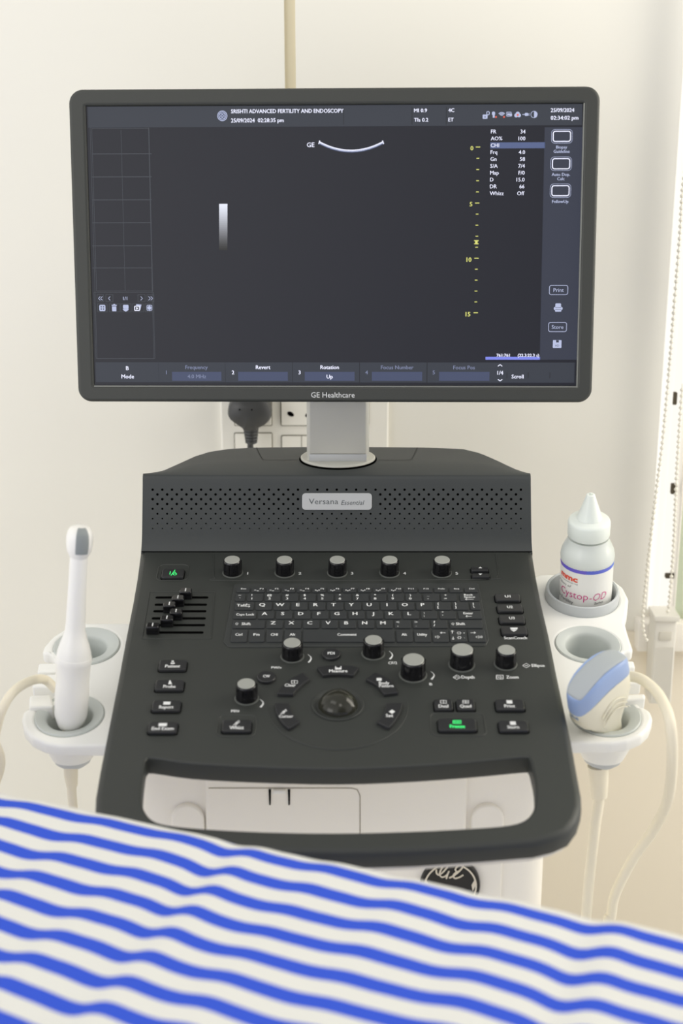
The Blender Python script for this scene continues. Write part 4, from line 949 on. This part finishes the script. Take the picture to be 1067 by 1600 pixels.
# row of the photograph -> distance along the axis
def row(y):
    best = min(range(401), key=lambda i: abs((lambda P: 800-(P-CAM).dot(UPV)/depth(P)*FPX)(Bb+ax*(i/400))-y)); return Ln*best/400
bottle = empty('gel_bottle', Bb); tag(bottle, 'translucent white squeeze bottle with cone nozzle in raised grey cup', 'bottle')
bm_ = mat('bottle_plastic', (236, 242, 238), .28, sss=.3, trans=.25)
mb = MB(); RB = 41.5*kb2
R2 = 41.5*kb2
mb.lathe(Bb, [(0, 0), (R2*.93, 0), (R2*.97, .003), (R2*.97, row(875)), (R2*1.0, row(870)), (R2*1.01, row(865)), (R2*.97, row(857)), (R2*.88, row(850)), (R2*.78, row(843)), (R2*.76, row(838))], bm_, 48, axis=A_); mb.build('body', bottle)
capm = mat('bottle_cap', (232, 238, 232), .35, sss=.3)
yt = lambda y: row(y)
mb = MB(); c1 = 32.5*kb2
mb.lathe(Bb, [(c1*.97, yt(835)), (c1*1.0, yt(833)), (c1, yt(815)), (c1*.96, yt(812)), (c1*.90, yt(810.5)), (c1*.55, yt(808.5)), (c1*.44, yt(806)), (c1*.40, yt(803))], capm, 40, axis=A_); mb.build('cap', bottle)
mb = MB(); mb.lathe(Bb, [(c1*.64, yt(811)), (c1*.56, yt(805)), (c1*.25, yt(778)), (c1*.20, yt(773)), (c1*.15, yt(771.6)), (c1*.11, yt(772)), (c1*.09, yt(776))], capm, 32, axis=A_); mb.build('nozzle', bottle)
fwd = (CAM-Bb); fwd = (fwd-A_*fwd.dot(A_)).normalized(); sd = A_.cross(fwd)
RL = R2*.985
def wrap(a, h, dr=0): return Bb+A_*h+(fwd*math.cos(a)+sd*math.sin(a))*(RL+dr)
lw = mat('label_white', (232, 232, 228), .4)
def patch(a0, a1, h0, h1, mt, dr, mb, n=30):
    vs = [wrap(R_(a0+(a1-a0)*i/n), h, dr) for i in range(n+1) for h in (h0, h1)]
    mb.add(vs, [(2*i, 2*i+1, 2*i+3, 2*i+2) for i in range(n)], mt)
hT = row(893)+.0; hB = .012
# height on the front of the cylinder for a photograph row
def frow(y):
    best = min(range(401), key=lambda i: abs((lambda P: 800-(P-CAM).dot(UPV)/depth(P)*FPX)(wrap(0, Ln*i/400))-y)); return Ln*best/400
mb = MB(); patch(-125, 125, .004, frow(890), lw, .0, mb, 50)
pv = [(112, 84, 190), (104, 92, 200), (92, 104, 206), (82, 116, 212)]
for i in range(4): patch(-125+62.5*i, -125+62.5*(i+1), frow(898), frow(890), mat('label_violet_%d' % i, pv[i], .4), .0002, mb, 14)
def ctext(t_, a0, a1, h, hh, mt, bold=0, shear=0, slope=0):
    vs, fs, x0, x1, y0, y1 = text_geo(t_, bold, shear); _, _, _, _, r0, r1 = text_geo('H', bold)
    out = []
    for x, y in vs:
        tt = (x-x0)/(x1-x0); out.append(wrap(R_(a0+(a1-a0)*tt), h+slope*tt+(y-(r0+r1)/2)*hh/(r1-r0), .0004))
    mb.add(out, fs, mt, True)
pink = mat('label_pink', (208, 70, 140), .5); red = mat('label_red', (226, 74, 48), .5); lt_ = mat('label_grey', (120, 122, 124), .5); lk = mat('label_black', (60, 62, 64), .5)
q1 = mm_ = .00062
ctext('mmc', -68, -18, frow(908), .0066, red, .035); ctext('pharmaceuticals ltd', -72, -18, frow(915), .0016, lt_)
ctext('Makers of', -78, -32, frow(921.5), .0030, lt_, 0, .3); ctext('Cystop', -64, 6, frow(932.5), .0078, pink, -.005); ctext('-OD', 9, 50, frow(934), .0078, pink, -.01, .3)
ctext('Sachet', 20, 42, frow(943), .0026, lk, 0, .2); ctext('for Fertility', -80, -26, frow(944.5), .0036, lk)
mb.build('label', bottle)

# ------------------------------------------------------------------ couch with striped sheet
DB = .50
def onbed(px, py): d = ray(px, py); return CAM+d*(DB/-d.z)
E0 = onbed(0, 1229); E1 = onbed(1067, 1451)
ea = (E1-E0); ea.z = 0; ea.normalize(); eb = Vector((ea.y, -ea.x, 0))    # eb points to the camera side
if eb.y > 0: eb = -eb
Em = (E0+E1)/2; Em.z = ZC-DB
bed = Frame(Em, ea, -eb)      # u along the edge, v away from the camera, n up
LA, LBk, WB = -.95, .85, .62
couch = empty('examination_couch', bed.pt(0, -.3, -(ZC-DB))); tag(couch, 'examination couch under the striped sheet in the foreground', 'couch')
vin = mat('couch_vinyl', (225, 222, 214), .5); stl = mat('couch_steel', (190, 190, 188), .35, metal=.6)
mb = MB(bed); mb.box(LA+.01, LBk-.01, -WB+.01, -.012, -.10, -.012, vin, b=.012); mb.build('mattress', couch)
mb = MB(bed); mb.box(LA+.03, LBk-.03, -WB+.03, -.03, -.15, -.10, stl, b=.004); mb.build('frame', couch)
for x in (LA+.08, LBk-.08):
    for y in (-WB+.06, -.06):
        mb = MB(bed); mb.box(x-.02, x+.02, y-.02, y+.02, -(ZC-DB), -.14, stl, b=.002); mb.build('leg', couch)
# sheet: stripes lie in the weave (uv), folds are geometry
sm = bpy.data.materials.new('striped_cotton'); sm.use_nodes = True; nt = sm.node_tree; b_ = nt.nodes['Principled BSDF']
b_.inputs['Roughness'].default_value = .85; b_.inputs['Specular IOR Level'].default_value = .15
uv = nt.nodes.new('ShaderNodeUVMap'); uv.uv_map = 'weave'; sp = nt.nodes.new('ShaderNodeSeparateXYZ'); nt.links.new(uv.outputs[0], sp.inputs[0])
nz = nt.nodes.new('ShaderNodeTexNoise'); nz.inputs['Scale'].default_value = 90; nt.links.new(uv.outputs[0], nz.inputs['Vector'])
ma = nt.nodes.new('ShaderNodeMath'); ma.operation = 'MULTIPLY_ADD'; nt.links.new(nz.outputs['Fac'], ma.inputs[0]); ma.inputs[1].default_value = .03; nt.links.new(sp.outputs[1], ma.inputs[2])
frn = nt.nodes.new('ShaderNodeMath'); frn.operation = 'FRACT'; nt.links.new(ma.outputs[0], frn.inputs[0])
rp = nt.nodes.new('ShaderNodeValToRGB'); nt.links.new(frn.outputs[0], rp.inputs[0])
bl = (*lin((58, 90, 212)), 1); wt = (*lin((226, 226, 222)), 1)
el = rp.color_ramp.elements; el[0].position = 0; el[0].color = bl; el[1].position = .44; el[1].color = bl
for p_, c_ in ((.47, wt), (.97, wt), (1.0, bl)): e = el.new(p_); e.color = c_
nt.links.new(rp.outputs[0], b_.inputs['Base Color'])
wv = nt.nodes.new('ShaderNodeTexNoise'); wv.inputs['Scale'].default_value = 900; nt.links.new(uv.outputs[0], wv.inputs['Vector'])
bp_ = nt.nodes.new('ShaderNodeBump'); bp_.inputs['Strength'].default_value = .15; bp_.inputs['Distance'].default_value = .0005; nt.links.new(wv.outputs['Fac'], bp_.inputs['Height']); nt.links.new(bp_.outputs[0], b_.inputs['Normal'])
PER = .0262; PH = .18
NA, NB = 420, 230
vs = []; uvs = []
Rr_ = .035
hang = .16
ps = [-hang+(WB+hang)*j/(NB-1) for j in range(NB)]        # arc length from the far edge towards the camera
for i in range(NA):
    a = LA+(LBk-LA)*i/(NA-1)
    for j, q_ in enumerate(ps):
        if q_ > Rr_*1.57/2: y = -(q_-Rr_*1.57/2)-Rr_; z = 0; ny, nz_ = 0, 1
        elif q_ > -Rr_*1.57/2: th = (Rr_*1.57/2-q_)/Rr_; y = -Rr_+Rr_*math.sin(th); z = -Rr_+Rr_*math.cos(th); ny, nz_ = math.sin(th), math.cos(th)
        else: y = 0; z = -Rr_-(-Rr_*1.57/2-q_); ny, nz_ = 1, 0
        q2 = max(q_, 0)
        ph1 = (a+.03*q2+.053)*2*math.pi/.0625-1.2+.9*math.sin(q2*11+a*9)+.5*math.sin(a*17+.5)
        f1 = math.sin(ph1)+.35*math.sin(2*ph1+.8)
        h = .0012*f1*(.8+.4*math.sin(a*13-q2*15))+.0007*math.sin(a*31-q2*22)+.0004*math.sin(a*63+q2*41)
        for ca_, wd, am in ((-.303, .010, -.0026), (-.056, .010, -.0031), (.194, .010, -.0023), (.444, .010, -.0024)): h += am*math.exp(-((a-ca_)/wd)**2)-am*.45*math.exp(-((a-ca_-.020)/wd)**2)
        h *= .3+.7*min(1, q2/.05)
        vs.append((a, y+.015+ny*h, z+nz_*h+.001)); uvs.append((a/PER, (q_+.0007*math.sin(ph1+1.1))/PER+PH))
me = bpy.data.meshes.new('bed_sheet')
me.from_pydata(vs, [], [(i*NB+j, (i+1)*NB+j, (i+1)*NB+j+1, i*NB+j+1) for i in range(NA-1) for j in range(NB-1)])
ul = me.uv_layers.new(name='weave')
for lp in me.loops: ul.data[lp.index].uv = uvs[lp.vertex_index]
me.polygons.foreach_set('use_smooth', [True]*len(me.polygons)); me.materials.append(sm)
sh = bpy.data.objects.new('bed_sheet', me); col.objects.link(sh); place(sh, bed.M)
tag(sh, 'blue and white striped cotton sheet spread over the couch in the foreground', 'sheet')
